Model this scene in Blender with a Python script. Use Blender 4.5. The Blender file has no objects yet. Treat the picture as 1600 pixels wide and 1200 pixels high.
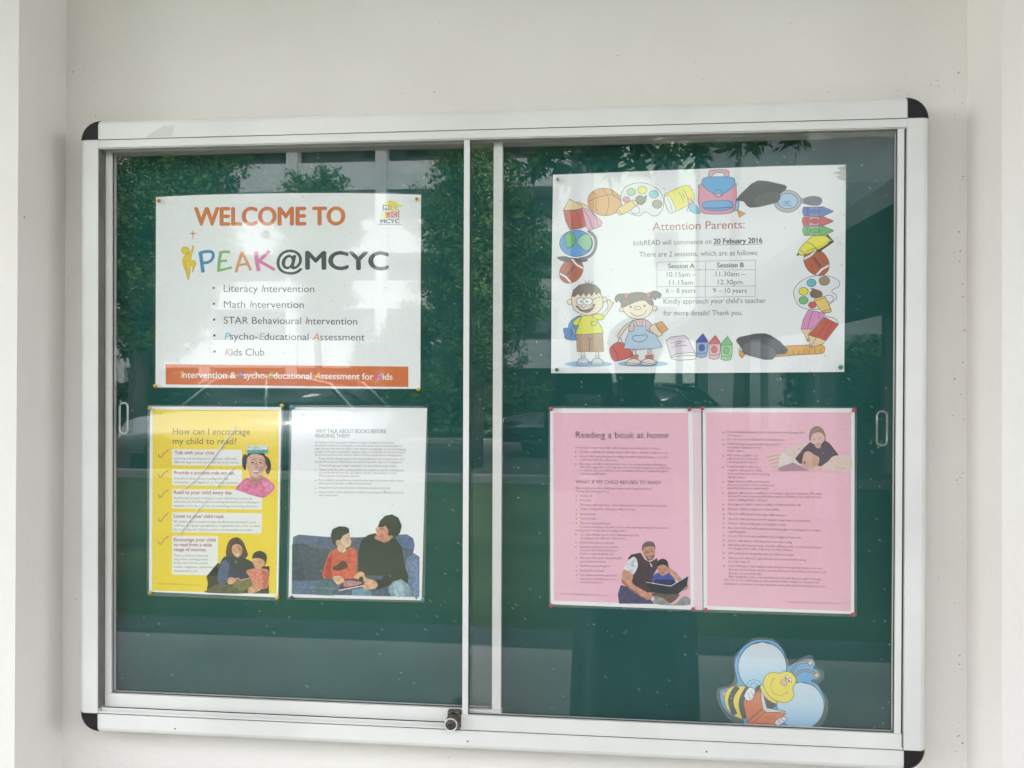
import bpy, bmesh, math, random
from mathutils import Vector, Matrix

S = bpy.context.scene
C = S.collection
R = math.radians
random.seed(7)

# ------------------------------------------------------------------ camera, sky, sun, exposure
Z0 = 1.45                                   # height of the notice board's centre above the floor
CAM = Vector((0.14971767, -1.13628809, Z0 + 0.07502575))
YAW, PITCH, ROLL, FPX = 0.09231871, -0.00470133, 0.00350285, 1202.0


def cam_axes():
    cy, sy, cp, sp = math.cos(YAW), math.sin(YAW), math.cos(PITCH), math.sin(PITCH)
    fwd = Vector((-sy * cp, cy * cp, sp))
    right = Vector((cy, sy, 0))
    up = right.cross(fwd)
    cr, sr = math.cos(ROLL), math.sin(ROLL)
    return cr * right + sr * up, -sr * right + cr * up, fwd


AX, AY, AF = cam_axes()
cd = bpy.data.cameras.new('camera')
cam = bpy.data.objects.new('camera', cd)
C.objects.link(cam)
cd.sensor_fit = 'HORIZONTAL'
cd.sensor_width = 36.0
cd.lens = 36.0 * FPX / 1600.0
cd.clip_start = 0.02
cd.clip_end = 600.0
cam.matrix_world = Matrix(((AX.x, AY.x, -AF.x, CAM.x), (AX.y, AY.y, -AF.y, CAM.y), (AX.z, AY.z, -AF.z, CAM.z), (0, 0, 0, 1)))
S.camera = cam

SUN_EL, SUN_AZ = 58.0, 25.0                 # the sun stands behind the board's wall, veiled by cloud
w = bpy.data.worlds.new('World')
S.world = w
w.use_nodes = True
nt = w.node_tree
bg = nt.nodes['Background']
sky = nt.nodes.new('ShaderNodeTexSky')
sky.sky_type = 'NISHITA'
sky.sun_disc = False
sky.sun_elevation = R(SUN_EL)
sky.sun_rotation = R(SUN_AZ)
sky.air_density = 1.0
sky.dust_density = 0.4
sky.ozone_density = 1.0
hs = nt.nodes.new('ShaderNodeHueSaturation')
hs.inputs['Saturation'].default_value = 0.16   # an overcast, milky sky
nt.links.new(sky.outputs[0], hs.inputs['Color'])
nt.links.new(hs.outputs[0], bg.inputs[0])
bg.inputs[1].default_value = 0.13

sd = bpy.data.lights.new('sun', 'SUN')
sd.energy = 0.8
sd.angle = R(20)
sd.color = (1.0, 0.96, 0.9)
sun = bpy.data.objects.new('sun', sd)
C.objects.link(sun)
# Nishita: rotation 0 = +Y, growing clockwise seen from above
sdir = Vector((math.sin(R(SUN_AZ)) * math.cos(R(SUN_EL)), math.cos(R(SUN_AZ)) * math.cos(R(SUN_EL)), math.sin(R(SUN_EL))))
sun.rotation_euler = sdir.to_track_quat('Z', 'Y').to_euler()

vs = S.view_settings
S.display_settings.display_device = 'sRGB'
vs.view_transform = 'Standard'
vs.look = 'None'
vs.exposure = 3.6
vs.gamma = 1.0
vs.use_curve_mapping = False
S.cycles.use_denoising = True
S.cycles.denoiser = 'OPENIMAGEDENOISE'
S.cycles.denoising_prefilter = 'ACCURATE'
S.cycles.denoising_input_passes = 'RGB_ALBEDO_NORMAL'
S.cycles.max_bounces = 10
S.cycles.diffuse_bounces = 5
S.cycles.glossy_bounces = 5
S.cycles.transparent_max_bounces = 24
S.cycles.caustics_reflective = False
S.cycles.caustics_refractive = False


# ------------------------------------------------------------------ helpers
def lin(v):
    v /= 255.0
    return v / 12.92 if v <= 0.04045 else ((v + 0.055) / 1.055) ** 2.4


def tag(o, label=None, cat=None, group=None, kind=None):
    if label: o['label'] = label
    if cat: o['category'] = cat
    if group: o['group'] = group
    if kind: o['kind'] = kind
    return o


def thing(name, loc, label, cat, group=None, rz=0.0):
    o = bpy.data.objects.new(name, None)
    o.empty_display_size = 0.05
    C.objects.link(o)
    o.location = loc
    o.rotation_euler = (0, 0, rz)
    return tag(o, label, cat, group)


def mesh_obj(name, verts, faces, mats, parent=None, midx=None, smooth=False, off=None):
    me = bpy.data.meshes.new(name)
    if off is not None:
        verts = [(v[0] - off[0], v[1] - off[1], v[2] - off[2]) for v in verts]
    me.from_pydata([tuple(v) for v in verts], [], faces)
    for m in (mats if isinstance(mats, (list, tuple)) else [mats]):
        me.materials.append(m)
    if midx:
        me.polygons.foreach_set('material_index', midx)
    if smooth:
        me.polygons.foreach_set('use_smooth', [True] * len(me.polygons))
    me.update()
    o = bpy.data.objects.new(name, me)
    C.objects.link(o)
    if parent is not None:
        o.parent = parent
    return o


def bm_obj(name, bm, mats, parent=None, smooth=False):
    me = bpy.data.meshes.new(name)
    bm.normal_update()
    bm.to_mesh(me)
    bm.free()
    for m in (mats if isinstance(mats, (list, tuple)) else [mats]):
        me.materials.append(m)
    if smooth:
        me.polygons.foreach_set('use_smooth', [True] * len(me.polygons))
    o = bpy.data.objects.new(name, me)
    C.objects.link(o)
    if parent is not None:
        o.parent = parent
    return o


def box(bm, x0, x1, y0, y1, z0, z1, bevel=0.0, mi=0):
    v = [bm.verts.new((x, y, z)) for z in (z0, z1) for y in (y0, y1) for x in (x0, x1)]
    fs = [bm.faces.new([v[i] for i in q]) for q in ((0, 2, 3, 1), (4, 5, 7, 6), (0, 1, 5, 4), (2, 6, 7, 3), (0, 4, 6, 2), (1, 3, 7, 5))]
    for f in fs:
        f.material_index = mi
    if bevel:
        es = list({e for f in fs for e in f.edges})
        bmesh.ops.bevel(bm, geom=es, offset=bevel, segments=2, affect='EDGES', profile=0.6)
    return fs


def boxo(name, dims, mat, parent=None, bevel=0.0):
    bm = bmesh.new()
    box(bm, *dims, bevel=bevel)
    return bm_obj(name, bm, mat, parent)


def tube(bm, pts, rad, seg=8, closed=False, cap=True):
    pts = [Vector(p) for p in pts]
    n = len(pts)
    rads = rad if isinstance(rad, (list, tuple)) else [rad] * n
    rings = []
    for i, p in enumerate(pts):
        a = pts[(i - 1) % n] if closed or i > 0 else p
        b = pts[(i + 1) % n] if closed or i < n - 1 else p
        t = (b - a).normalized()
        ref = Vector((0, 0, 1)) if abs(t.z) < 0.9 else Vector((1, 0, 0))
        u = t.cross(ref).normalized()
        v = t.cross(u)
        rings.append([bm.verts.new(p + rads[i] * (math.cos(2 * math.pi * k / seg) * u + math.sin(2 * math.pi * k / seg) * v)) for k in range(seg)])
    for i in range(n if closed else n - 1):
        A, B = rings[i], rings[(i + 1) % n]
        for k in range(seg):
            f = bm.faces.new((A[k], A[(k + 1) % seg], B[(k + 1) % seg], B[k]))
            f.smooth = True
    if cap and not closed:
        bm.faces.new(rings[0][::-1])
        bm.faces.new(rings[-1])


def lathe(bm, prof, axis='y', seg=24, origin=(0, 0, 0)):
    ox, oy, oz = origin
    rings = []
    for r, h in prof:
        ring = []
        for k in range(seg):
            a = 2 * math.pi * k / seg
            if axis == 'y':
                ring.append(bm.verts.new((ox + r * math.cos(a), oy + h, oz + r * math.sin(a))))
            else:
                ring.append(bm.verts.new((ox + r * math.cos(a), oy + r * math.sin(a), oz + h)))
        rings.append(ring)
    for A, B in zip(rings, rings[1:]):
        for k in range(seg):
            f = bm.faces.new((A[k], A[(k + 1) % seg], B[(k + 1) % seg], B[k]))
            f.smooth = True
    bm.faces.new(rings[0][::-1])
    bm.faces.new(rings[-1])


# ------------------------------------------------------------------ materials
def new_mat(name):
    m = bpy.data.materials.new(name)
    m.use_nodes = True
    return m, m.node_tree, m.node_tree.nodes['Principled BSDF']


def plain(name, col, rough=0.5, metal=0.0, spec=0.5, coat=0.0):
    m, t, b = new_mat(name)
    b.inputs['Base Color'].default_value = (*col, 1)
    b.inputs['Roughness'].default_value = rough
    b.inputs['Metallic'].default_value = metal
    b.inputs['Specular IOR Level'].default_value = spec
    b.inputs['Coat Weight'].default_value = coat
    return m


def node(t, typ, **kw):
    n = t.nodes.new(typ)
    for k, v in kw.items():
        if k.startswith('_'):
            setattr(n, k[1:], v)
        else:
            n.inputs[k.replace('__', ' ')].default_value = v
    return n


def mathn(t, op, a, b=None):
    n = t.nodes.new('ShaderNodeMath')
    n.operation = op
    for i, x in enumerate((a, b)):
        if x is None:
            continue
        if isinstance(x, (int, float)):
            n.inputs[i].default_value = x
        else:
            t.links.new(x, n.inputs[i])
    return n.outputs[0]


def ramp(t, fac, stops):
    n = t.nodes.new('ShaderNodeValToRGB')
    el = n.color_ramp.elements
    while len(el) < len(stops):
        el.new(0.5)
    for e, (p, c) in zip(el, stops):
        e.position = p
        e.color = (*c, 1) if len(c) == 3 else c
    t.links.new(fac, n.inputs[0])
    return n.outputs[0]


def noisy(name, c0, c1, scale, rough=0.6, bump=0.0, bscale=None, spec=0.4, metal=0.0, detail=5.0, stretch=None, specks=0.0):
    """Two colours mixed by noise, with a noise bump; sparse dark specks when asked."""
    m, t, b = new_mat(name)
    tc = t.nodes.new('ShaderNodeTexCoord')
    mp = t.nodes.new('ShaderNodeMapping')
    if stretch:
        mp.inputs['Scale'].default_value = stretch
    t.links.new(tc.outputs['Object'], mp.inputs[0])
    n = node(t, 'ShaderNodeTexNoise', Scale=scale, Detail=detail, Roughness=0.6)
    t.links.new(mp.outputs[0], n.inputs['Vector'])
    col = ramp(t, n.outputs['Fac'], [(0.35, c0), (0.65, c1)])
    if specks:
        v = node(t, 'ShaderNodeTexVoronoi', Scale=26.0, Randomness=1.0)
        t.links.new(tc.outputs['Object'], v.inputs['Vector'])
        sp = t.nodes.new('ShaderNodeSeparateColor')
        t.links.new(v.outputs['Color'], sp.inputs[0])
        size = mathn(t, 'MULTIPLY', sp.outputs[1], 0.045)
        dot = mathn(t, 'MULTIPLY', mathn(t, 'LESS_THAN', v.outputs['Distance'], size), mathn(t, 'GREATER_THAN', sp.outputs[0], 1.0 - specks))
        mx = t.nodes.new('ShaderNodeMix')
        mx.data_type = 'RGBA'
        t.links.new(mathn(t, 'MULTIPLY', dot, 0.75), mx.inputs['Factor'])
        t.links.new(col, mx.inputs['A'])
        mx.inputs['B'].default_value = (0.12, 0.10, 0.085, 1)
        col = mx.outputs['Result']
    t.links.new(col, b.inputs['Base Color'])
    b.inputs['Roughness'].default_value = rough
    b.inputs['Specular IOR Level'].default_value = spec
    b.inputs['Metallic'].default_value = metal
    if bump:
        nb = node(t, 'ShaderNodeTexNoise', Scale=bscale or scale * 8, Detail=6.0, Roughness=0.65)
        t.links.new(mp.outputs[0], nb.inputs['Vector'])
        bp = node(t, 'ShaderNodeBump', Strength=1.0, Distance=bump)
        t.links.new(nb.outputs['Fac'], bp.inputs['Height'])
        t.links.new(bp.outputs[0], b.inputs['Normal'])
    return m


def fresnel_fac(t, f0=0.04, normal=None):
    lw = node(t, 'ShaderNodeLayerWeight', Blend=0.5)
    if normal is not None:
        t.links.new(normal, lw.inputs['Normal'])
    p = mathn(t, 'POWER', lw.outputs['Facing'], 5.0)
    return mathn(t, 'ADD', mathn(t, 'MULTIPLY', p, 1.0 - f0), f0)


def clear_sheet(name, tint, f0, rough, haze=0.0, wave=0.0, peel=0.0, specks=0.0, seed=0.0):
    """A transparent sheet that mirrors what stands in front of it; optional milky haze, waviness, orange peel and dirt specks."""
    m, t, b = new_mat(name)
    t.nodes.remove(b)
    out = t.nodes['Material Output']
    tc = t.nodes.new('ShaderNodeTexCoord')
    mp = t.nodes.new('ShaderNodeMapping')
    mp.inputs['Location'].default_value = (seed, seed * 0.7, seed * 1.3)
    t.links.new(tc.outputs['Object'], mp.inputs[0])
    V = mp.outputs[0]
    nrm = None
    if wave or peel:
        h = None
        if wave:
            a = node(t, 'ShaderNodeTexNoise', Scale=9.0, Detail=1.5, Roughness=0.4)
            t.links.new(V, a.inputs['Vector'])
            h = mathn(t, 'MULTIPLY', a.outputs['Fac'], wave)
        if peel:
            a = node(t, 'ShaderNodeTexNoise', Scale=420.0, Detail=2.0, Roughness=0.5)
            t.links.new(V, a.inputs['Vector'])
            k = node(t, 'ShaderNodeTexNoise', Scale=11.0, Detail=3.0, Roughness=0.6)
            t.links.new(V, k.inputs['Vector'])
            msk = ramp(t, k.outputs['Fac'], [(0.54, (0, 0, 0)), (0.66, (1, 1, 1))])
            hp = mathn(t, 'MULTIPLY', mathn(t, 'MULTIPLY', a.outputs['Fac'], peel), msk)
            h = hp if h is None else mathn(t, 'ADD', h, hp)
        bp = node(t, 'ShaderNodeBump', Strength=1.0, Distance=1.0)
        t.links.new(h, bp.inputs['Height'])
        nrm = bp.outputs[0]
    tr = t.nodes.new('ShaderNodeBsdfTransparent')
    tr.inputs[0].default_value = (*tint, 1)
    gl = t.nodes.new('ShaderNodeBsdfGlossy')
    gl.inputs['Color'].default_value = (1, 1, 1, 1)
    gl.inputs['Roughness'].default_value = rough
    if nrm is not None:
        t.links.new(nrm, gl.inputs['Normal'])
    mx = t.nodes.new('ShaderNodeMixShader')
    t.links.new(fresnel_fac(t, f0), mx.inputs[0])
    t.links.new(tr.outputs[0], mx.inputs[1])
    t.links.new(gl.outputs[0], mx.inputs[2])
    sh = mx.outputs[0]
    if haze or specks:
        df = t.nodes.new('ShaderNodeBsdfDiffuse')
        df.inputs[0].default_value = (0.8, 0.82, 0.8, 1)
        m2 = t.nodes.new('ShaderNodeMixShader')
        fac = haze
        if specks:
            v = node(t, 'ShaderNodeTexVoronoi', Scale=150.0, Randomness=1.0)
            t.links.new(V, v.inputs['Vector'])
            sp = t.nodes.new('ShaderNodeSeparateColor')
            t.links.new(v.outputs['Color'], sp.inputs[0])
            k = node(t, 'ShaderNodeTexNoise', Scale=6.0, Detail=3.0)
            t.links.new(V, k.inputs['Vector'])
            dens = ramp(t, k.outputs['Fac'], [(0.42, (0.01, 0.01, 0.01)), (0.72, (specks, specks, specks))])
            dot = mathn(t, 'MULTIPLY', mathn(t, 'LESS_THAN', v.outputs['Distance'], mathn(t, 'MULTIPLY', sp.outputs[2], 0.125)), mathn(t, 'LESS_THAN', sp.outputs[0], dens))
            # hairline scratches: the same cells drawn out along a slanting axis
            ms = t.nodes.new('ShaderNodeMapping')
            ms.inputs['Rotation'].default_value = (0, 0.75, 0)
            ms.vector_type = 'TEXTURE'
            ms.inputs['Scale'].default_value = (1 / 42.0, 1 / 60.0, 1 / 430.0)
            t.links.new(V, ms.inputs[0])
            v2 = node(t, 'ShaderNodeTexVoronoi', Scale=1.0, Randomness=1.0)
            t.links.new(ms.outputs[0], v2.inputs['Vector'])
            s2 = t.nodes.new('ShaderNodeSeparateColor')
            t.links.new(v2.outputs['Color'], s2.inputs[0])
            scr = mathn(t, 'MULTIPLY', mathn(t, 'LESS_THAN', v2.outputs['Distance'], 0.13), mathn(t, 'LESS_THAN', s2.outputs[0], mathn(t, 'MULTIPLY', dens, 0.55)))
            dot = mathn(t, 'MAXIMUM', dot, mathn(t, 'MULTIPLY', scr, 0.6))
            fac = mathn(t, 'ADD', mathn(t, 'MULTIPLY', dot, 0.55), haze)
            t.links.new(fac, m2.inputs[0])
        else:
            m2.inputs[0].default_value = haze
        t.links.new(sh, m2.inputs[1])
        t.links.new(df.outputs[0], m2.inputs[2])
        sh = m2.outputs[0]
    t.links.new(sh, out.inputs['Surface'])
    return m


M = {}
M['wall'] = noisy('painted_plaster', (0.695, 0.654, 0.626), (0.743, 0.702, 0.676), 2.6, rough=0.75, bump=0.0016, bscale=70.0, specks=0.09, spec=0.25)
M['alu'] = noisy('satin_white_aluminium', (0.60, 0.587, 0.568), (0.70, 0.686, 0.665), 3.2, rough=0.4, bump=0.00010, bscale=260.0, spec=0.5, specks=0.08)
M['track'] = noisy('grey_aluminium_track', (0.40, 0.395, 0.37), (0.50, 0.49, 0.46), 18.0, rough=0.5, spec=0.4)
M['black'] = noisy('black_plastic', (0.010, 0.009, 0.010), (0.018, 0.016, 0.018), 60.0, rough=0.6, bump=0.00008, bscale=500.0, spec=0.22)
M['gasket_shade'] = plain('dark_gasket_and_gap_shade', (0.03, 0.03, 0.028), 0.6)  # rubber of the beads; also the black painted for shade in gaps
M['channel'] = noisy('grimy_shaded_channel', (0.13, 0.122, 0.108), (0.19, 0.18, 0.16), 14.0, rough=0.6)  # grime, with the recess's shade mixed into the colour
M['felt'] = noisy('green_felt', (0.0068, 0.060, 0.054), (0.0095, 0.074, 0.066), 3.0, rough=0.95, bump=0.0004, bscale=900.0, spec=0.05)
M['steel'] = noisy('worn_steel', (0.16, 0.145, 0.125), (0.26, 0.24, 0.21), 160.0, rough=0.4, metal=0.85)
M['steel_edge'] = plain('bright_steel_rim', (0.72, 0.70, 0.66), 0.3, metal=0.7)
M['lock_face'] = noisy('tarnished_brass', (0.05, 0.042, 0.036), (0.10, 0.085, 0.07), 220.0, rough=0.55, metal=0.4)
M['keyhole'] = plain('dark_keyhole', (0.01, 0.009, 0.008), 0.6)
M['glass'] = clear_sheet('sliding_glass', (0.998, 0.998, 0.999), 0.040, 0.0, specks=0.22, haze=0.004)
M['film'] = [clear_sheet('clear_laminate', (0.995, 0.995, 0.995), 0.034, 0.09, haze=0.028, wave=0.0010, peel=0.00010, seed=k * 3.7) for k in range(6)]
M['film'].append(clear_sheet('thick_laminate', (0.99, 0.99, 0.99), 0.04, 0.09, haze=0.10, wave=0.0010, peel=0.0001, seed=31))
M['pull'] = clear_sheet('milky_plastic', (0.82, 0.85, 0.82), 0.06, 0.08, haze=0.26)
M['pull_clear'] = clear_sheet('clear_plastic', (0.86, 0.9, 0.87), 0.06, 0.08, haze=0.07)


def ink(c, glare=0.032, gain=0.86):
    """Printed colour: what the photo shows, less the glare of the glass in front."""
    return tuple(min(0.89, max(0.012, (lin(v) - glare) / gain)) for v in c)


INK = {}


def ink_mat(c, photo=False):
    k = (c, photo)
    if k not in INK:
        b = ink(c)
        if photo:                            # a printed photograph: mottled tones
            INK[k] = noisy('photo_print_%d_%d_%d' % c, tuple(v * 0.74 for v in b), tuple(min(0.86, v * 1.26) for v in b), 190.0, rough=0.6, spec=0.3, detail=4.0)
        else:
            INK[k] = plain('print_%d_%d_%d' % c, b, 0.6, spec=0.3)
    return INK[k]


# ------------------------------------------------------------------ ground, walls, unseen shade roof
def sheet(name, x0, x1, y0, y1, z, mat, kind='structure'):
    o = mesh_obj(name, [(x0, y0, z), (x1, y0, z), (x1, y1, z), (x0, y1, z)], [(0, 1, 2, 3)], mat)
    if kind: o['kind'] = kind
    return o


M['lawn'] = noisy('lawn', (0.045, 0.072, 0.03), (0.085, 0.112, 0.048), 1.3, rough=0.9, bump=0.03, bscale=40, spec=0.1)
M['asphalt'] = noisy('asphalt', (0.03, 0.03, 0.03), (0.05, 0.049, 0.047), 3.0, rough=0.85, bump=0.004, bscale=90, spec=0.3)
M['concrete'] = noisy('paving_concrete', (0.30, 0.295, 0.275), (0.40, 0.39, 0.365), 1.6, rough=0.85, bump=0.002, bscale=40, spec=0.3)
M['dark_band'] = noisy('dark_concrete', (0.045, 0.05, 0.05), (0.08, 0.085, 0.082), 4.0, rough=0.6)
M['kerb'] = noisy('kerb_concrete', (0.14, 0.138, 0.13), (0.22, 0.215, 0.2), 5.0, rough=0.8)
M['white_wall'] = noisy('white_house_paint', (0.40, 0.41, 0.405), (0.48, 0.49, 0.485), 0.7, rough=0.8, spec=0.2)
M['grey_wall'] = noisy('grey_house_paint', (0.13, 0.14, 0.14), (0.18, 0.19, 0.19), 0.8, rough=0.8, spec=0.2)
M['cream_wall'] = noisy('pale_green_house_paint', (0.36, 0.42, 0.36), (0.43, 0.49, 0.42), 0.8, rough=0.8, spec=0.2)
M['roofslab'] = noisy('grey_roof_concrete', (0.17, 0.17, 0.165), (0.23, 0.23, 0.22), 2.0, rough=0.85)
M['ceiling'] = noisy('ceiling_paint', (0.60, 0.565, 0.51), (0.67, 0.63, 0.575), 1.5, rough=0.85, spec=0.2)
M['window'] = plain('dark_window_glass', (0.045, 0.055, 0.06), 0.12, spec=0.6)

sheet('ground', -150, 150, -160, 60, -0.012, M['lawn'])
bm = bmesh.new()                                # the walkway's floor, its outer edge a shallow arc
arc = [(-14 + k, -3.22 + 0.012 * (-14 + k + 1.8) ** 2 * (0.35 if k < 12 else 0.25)) for k in range(29)]
arc = [(x, min(y, -2.6)) for x, y in arc]
top = [bm.verts.new((x, y, 0.0)) for x, y in arc]
bot = [bm.verts.new((x, y, -0.12)) for x, y in arc]
b1, b0 = bm.verts.new((14, 3, 0)), bm.verts.new((-14, 3, 0))
bm.faces.new(top + [b1, b0])
for k in range(28):
    bm.faces.new((top[k], bot[k], bot[k + 1], top[k + 1]))
pv = bm_obj('pavement', bm, M['concrete'])
pv['kind'] = 'structure'
bm = bmesh.new()
a = [bm.verts.new((x, y + 0.01, -0.008)) for x, y in arc]
b = [bm.verts.new((x, y - 0.36, -0.008)) for x, y in arc]
for k in range(28):
    bm.faces.new((a[k], a[k + 1], b[k + 1], b[k]))
dr = bm_obj('dark_band_path', bm, M['dark_band'])  # dark band following the floor's outer edge
dr['kind'] = 'structure'
sheet('road', -60, 60, -17.2, -10.4, -0.006, M['asphalt'])
for y0, y1 in ((-17.35, -17.2), (-10.4, -10.25)):
    k = boxo('kerb', (-60, 60, y0, y1, -0.05, 0.11), M['kerb'], bevel=0.02)
    k['kind'] = 'structure'

# recessed wall between two pilasters: one folded sheet with thickness behind it
WL, WR, WY, PY = -0.6966, 0.7117, 0.05, -0.056
prof = [(-12, PY, 0), (WL, PY, 1), (WL, WY, 1), (WR, WY, 2), (WR, PY + 0.012, 2), (12, PY + 0.012, 0), (12, 0.35, 0), (-12, 0.35, 0)]


def wall_ring(z):
    out = []
    for x, y, side in prof:
        lean = (z - Z0) * (0.0062 if side == 1 else (-0.006 if side == 2 else 0))
        out.append((x + lean, y, z))
    return out


bm = bmesh.new()
rings = [[bm.verts.new(p) for p in wall_ring(z)] for z in (-0.05, 0.6, 1.2, 1.8, 2.4, 3.0)]
for A, B in zip(rings, rings[1:]):
    for k in range(8):
        bm.faces.new((A[k], A[(k + 1) % 8], B[(k + 1) % 8], B[k]))
bm.faces.new(rings[-1])
fold = [e for e in bm.edges if abs(e.verts[0].co.z - e.verts[1].co.z) > 0.1 and abs(e.verts[0].co.x) < 1]
bmesh.ops.bevel(bm, geom=fold, offset=0.004, segments=2, affect='EDGES')
bmesh.ops.recalc_face_normals(bm, faces=bm.faces)
wl = bm_obj('plaster_wall', bm, M['wall'])
tag(wl, 'off-white painted plaster wall with a shallow recess behind the notice board', 'wall')

# chips, scuffs and fly specks on the paint
rs = random.Random(5)
V, F = [], []


def chip(x, z, r, y=WY):
    n = rs.randint(4, 7)
    st, an = rs.uniform(0.25, 1.0), rs.uniform(0, 3.1)
    i = len(V)
    for k in range(n):
        a = 2 * math.pi * k / n
        u, v = r * math.cos(a) * rs.uniform(0.6, 1.2), r * st * math.sin(a) * rs.uniform(0.6, 1.2)
        V.append((x + u * math.cos(an) - v * math.sin(an), y - 0.0008, z + u * math.sin(an) + v * math.cos(an)))
    F.append(tuple(range(i, i + n)))


for _ in range(46):
    chip(rs.uniform(WL + 0.01, WR - 0.01), Z0 + 0.475 + abs(rs.gauss(0, 0.03)) + 0.002, rs.uniform(0.0005, 0.0014))
for _ in range(60):
    chip(WR - 0.004 - abs(rs.gauss(0, 0.012)), Z0 + rs.uniform(-0.55, 0.55), rs.uniform(0.0005, 0.0018))
for _ in range(16):
    chip(WL + 0.008 + abs(rs.gauss(0, 0.012)), Z0 + rs.uniform(-0.5, 0.6), rs.uniform(0.0005, 0.0018))
for _ in range(34):
    chip(rs.uniform(WL + 0.02, WR - 0.02), Z0 + rs.uniform(0.48, 0.66), rs.uniform(0.0004, 0.0011))
for _ in range(26):
    chip(rs.uniform(WL + 0.02, WR - 0.02), Z0 + rs.uniform(-0.56, -0.475), rs.uniform(0.0004, 0.0011))
for _ in range(14):
    chip(WR + rs.uniform(0.02, 0.1), Z0 + rs.uniform(-0.5, 0.55), rs.uniform(0.0005, 0.0013), PY + 0.012)
mesh_obj('speck', V, F, plain('grey_speck', (0.27, 0.25, 0.22), 0.9), wl)
CANOPY = 1.8  # depth of an unseen roof, sized to shade the wall below
cn = boxo('shade_roof', (-12, 12, -CANOPY, 0.35, 3.0, 3.17), M['ceiling'])
tag(cn, 'unseen off-white concrete roof slab shaped to shade the plaster wall', 'roof slab')

# ------------------------------------------------------------------ notice board
NB = thing('notice_board', (0, 0.05, Z0), 'white aluminium framed green notice board with two sliding glass doors', 'notice board')
BO = Vector((0, 0.05, Z0))


def bpart(name, dims, mat, parent=None, bevel=0.0):
    """A box given in board coordinates (front of frame at y 0, centre at 0,0)."""
    x0, x1, y0, y1, z0, z1 = dims
    p = parent or NB
    return boxo(name, (x0, x1, y0 - 0.05, y1 - 0.05, z0, z1), mat, p, bevel)


HW, HH, RW = 0.632, 0.475, 0.027
YB = 0.0495
CS = RW                                      # corner cap size


def rail(name, pts, mat):
    bm = bmesh.new()
    n = len(pts[0])
    rg = [[bm.verts.new((x, y - 0.05, z)) for x, y, z in p] for p in pts]
    for A, B in zip(rg, rg[1:]):
        for k in range(n):
            bm.faces.new((A[k], A[(k + 1) % n], B[(k + 1) % n], B[k]))
    bm.faces.new(rg[0][::-1])
    bm.faces.new(rg[-1])
    bmesh.ops.recalc_face_normals(bm, faces=bm.faces)
    return bm_obj(name, bm, mat, NB)


# frame profile (d = distance inward from the outer edge, y = depth): rounded outer shoulder
PR = [(-0.0038, YB), (-0.0038, 0.010), (-0.0028, 0.0055), (-0.0004, 0.0018), (0.0045, 0.0)]
rail('top_rail', [[(x, y, HH - d) for d, y in PR] + [(x, 0.0, HH - RW), (x, 0.0008, HH - RW - 0.0004), (x, 0.0008, 0.4357), (x, YB, 0.4357)] for x in (-HW + CS, HW - CS)], M['alu'])
rail('bottom_rail', [[(x, y, -HH + d) for d, y in PR] + [(x, 0.0, -0.4497), (x, 0.0015, -0.449), (x, YB, -0.449)] for x in (-HW + CS, HW - CS)], M['alu'])
rail('side_rail', [[(-HW + d, y, z) for d, y in PR] + [(-HW + RW, 0.0, z), (-HW + RW, YB, z)] for z in (-HH + CS, HH - CS)], M['alu'])
rail('side_rail', [[(HW - d, y, z) for d, y in PR] + [(HW - RW, 0.0, z), (HW - RW, YB, z)] for z in (-HH + CS, HH - CS)], M['alu'])
for sx in (-1, 1):                           # black quarter-round caps in the four corners
    for sz in (-1, 1):
        bm = bmesh.new()
        cx, cz, r = sx * (HW - CS), sz * (HH - CS), CS + 0.0006
        lay = []
        for d, y in ((-0.0038, YB), (-0.0038, 0.010), (-0.0028, 0.005), (-0.0004, 0.0012), (0.0045, -0.0012)):
            ring = [(cx, y, cz)] + [(cx + sx * (r - d) * math.cos(a), y, cz + sz * (r - d) * math.sin(a)) for a in [math.pi / 2 * k / 12 for k in range(13)]]
            lay.append([bm.verts.new((x, yy - 0.05, z)) for x, yy, z in ring])
        for A, B in zip(lay, lay[1:]):
            for k in range(14):
                f = bm.faces.new((A[k], A[(k + 1) % 14], B[(k + 1) % 14], B[k]))
                f.smooth = 1 <= k < 13
        bm.faces.new(lay[-1])
        bmesh.ops.recalc_face_normals(bm, faces=bm.faces)
        bm_obj('corner_cap', bm, M['black'], NB)

bpart('felt_board', (-HW + RW, HW - RW, 0.0462, 0.0494, -0.4488, 0.4355), M['felt'])
# tracks: grooved head track under the top rail, lip and rails along the bottom
bm = bmesh.new()
for y0, y1, zz in ((0.0012, 0.0032, 0.4335), (0.0135, 0.0152, 0.4322), (0.0182, 0.0196, 0.4328), (0.0262, 0.0282, 0.4316), (0.036, 0.045, 0.434)):
    box(bm, -HW + RW + 0.0006, HW - RW - 0.0006, y0 - 0.05, y1 - 0.05, zz, 0.4352)
bm_obj('head_track', bm, M['track'], NB)
bm = bmesh.new()
box(bm, -HW + RW + 0.002, HW - RW - 0.002, 0.0072 - 0.05, 0.0085 - 0.05, -0.4487, -0.4418, 0.0003)
box(bm, -HW + RW + 0.002, HW - RW - 0.002, 0.0225 - 0.05, 0.0238 - 0.05, -0.4487, -0.444)
box(bm, -HW + RW + 0.002, HW - RW - 0.002, 0.0030 - 0.05, 0.0035 - 0.05, -0.4489, -0.4484)
bm_obj('sill_track', bm, M['alu'], NB)
bpart('sill_fin', (-HW + RW + 0.0012, HW - RW - 0.0012, 0.0005, 0.0013, -0.4476, -0.4450), M['alu'])
bpart('sill_groove_shade', (-HW + RW + 0.0008, HW - RW - 0.0008, 0.0012, 0.0016, -0.4492, -0.4475), M['gasket_shade'])  # black strip paints the shade inside the sill groove
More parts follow.
